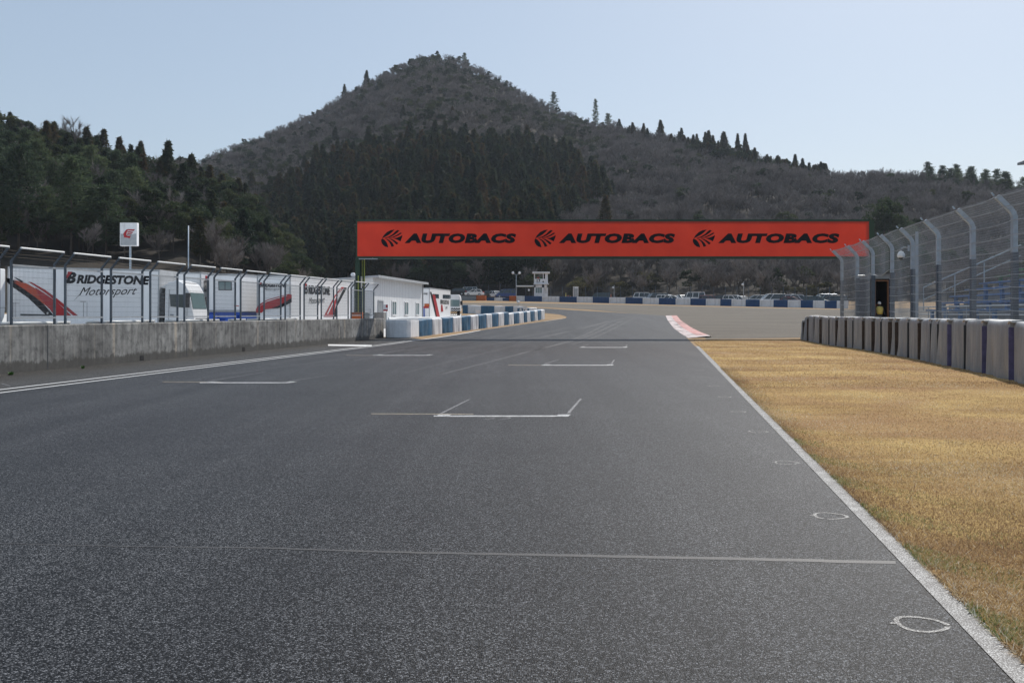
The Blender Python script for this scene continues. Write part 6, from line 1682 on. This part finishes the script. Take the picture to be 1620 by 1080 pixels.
# ---- trees one can pick out on the skylines
def sky_tree(kind, px, top, foot, fz, Y, lab, sxy=1.0, var=None):
    z = fz(px, Y); ht = CH + (495 - top) / F * Y - z; hh = {('cedar', 0): 15, ('cedar', 1): 16, ('cedar', 2): 14.5, ('cedar', 3): 13.5, ('cedar', 4): 16}.get((kind, var), HT[kind])
    put_tree(kind, ((px - CX) / F * Y, Y, z - .2), max(.3, ht / hh), lab, None, True, var, None, sxy)
sky_tree('cedar', 266, 222, 0, zL, 205, 'tall brownish cedar rising above the left hill skyline', .85, 0)
sky_tree('cedar', 303, 243, 0, zL, 215, 'shorter dark cedar right of the tall brownish cedar on the left hill', .9, 3)
sky_tree('cedar', 1121, 206, 0, zM, 476, 'left one of two pointed conifers standing above the right ridge', 1.0, 0)
sky_tree('cedar', 1145, 208, 0, zM, 470, 'right one of two pointed conifers standing above the right ridge', 1.0, 3)
sky_tree('cedar', 1167, 211, 0, zM, 466, 'ragged conifer right of the two pointed conifers on the ridge', .75, 1)
sky_tree('cedar', 1179, 211, 0, zM, 464, 'ragged conifer close beside another, fourth pointed tree on the right ridge', .75, 1)
sky_tree('pine', 942, 162, 0, zM, 572, 'slender ragged pine standing alone on the saddle right of the peak', .5, 1)
sky_tree('pine', 962, 180, 0, zM, 566, 'low spreading pine right of the slender pine on the saddle', .9, 0)
sky_tree('cedar', 1045, 190, 0, zM, 520, 'pointed conifer at the left end of the right ridge', .9, 2)
sky_tree('cedar', 1078, 202, 0, zM, 500, 'conifer between the left end of the right ridge and the two pointed conifers', .9, 0)
sky_tree('cedar', 580, 111, 0, zM, 606, 'pointed conifer on the left skyline of the peak, the upper one', .9, 3)
sky_tree('cedar', 545, 133, 0, zM, 603, 'pointed conifer on the left skyline of the peak, the lower one', .9, 0)
sky_tree('pine', 735, 84, 0, zM, 618, 'dark bushy pine on the skyline just right of the summit', .8, 0)
sky_tree('pine', 876, 149, 0, zM, 590, 'dark pine on the right skyline of the peak above the saddle', .9, 1)
sky_tree('bare', 78, 184, 0, zL, 250, 'leafless tree with a wide fan of twigs on the left hill skyline', 1.1, 3)
sky_tree('bare', 100, 184, 0, zL, 250, 'leafless tree with fine upright twigs right of the wide bare tree on the left hill', 1.1, 2)
sky_tree('pine', 1536, 264, 0, zM, 404, 'dark broad pine on the skyline near the right edge', 1.1, 0)
sky_tree('pine', 1577, 272, 0, zM, 400, 'dark pine on the skyline above the catch fence, second from the right edge', 1.0, 1)
sky_tree('pine', 1619, 277, 0, zM, 396, 'dark pine on the skyline cut by the right edge', .9, 2)
sky_tree('evergreen', 1400, 308, 0, zM, 235, 'rounded green tree standing above the right end of the banner', .7, 1)
sky_tree('pine', 30, 232, 0, zL, 150, 'large bright green pine near the left edge above the trucks', 1.0, 0)
sky_tree('pine', 112, 262, 0, zL, 152, 'bright green pine in the middle of the left hill pines', 1.0, 1)
sky_tree('pine', 168, 284, 0, zL, 154, 'bright green pine at the right end of the left hill pines', 1.1, 2)

# ------------------------------------------------------------------ air
hz_ = MB(); hz_.box(-925, 925, -70, 1120, -60, 205)
m, nt, bs = new_mat('haze_air'); nt.nodes.remove(bs)
vp = nt.nodes.new('ShaderNodeVolumePrincipled'); vp.inputs['Color'].default_value = (.80, .88, 1, 1); vp.inputs['Density'].default_value = .00013; vp.inputs['Anisotropy'].default_value = .2
nt.links.new(vp.outputs[0], nt.nodes['Material Output'].inputs['Volume'])
ho = hz_.build('haze', m); ho['kind'] = 'stuff'; ho['label'] = 'thin pale haze in the air'
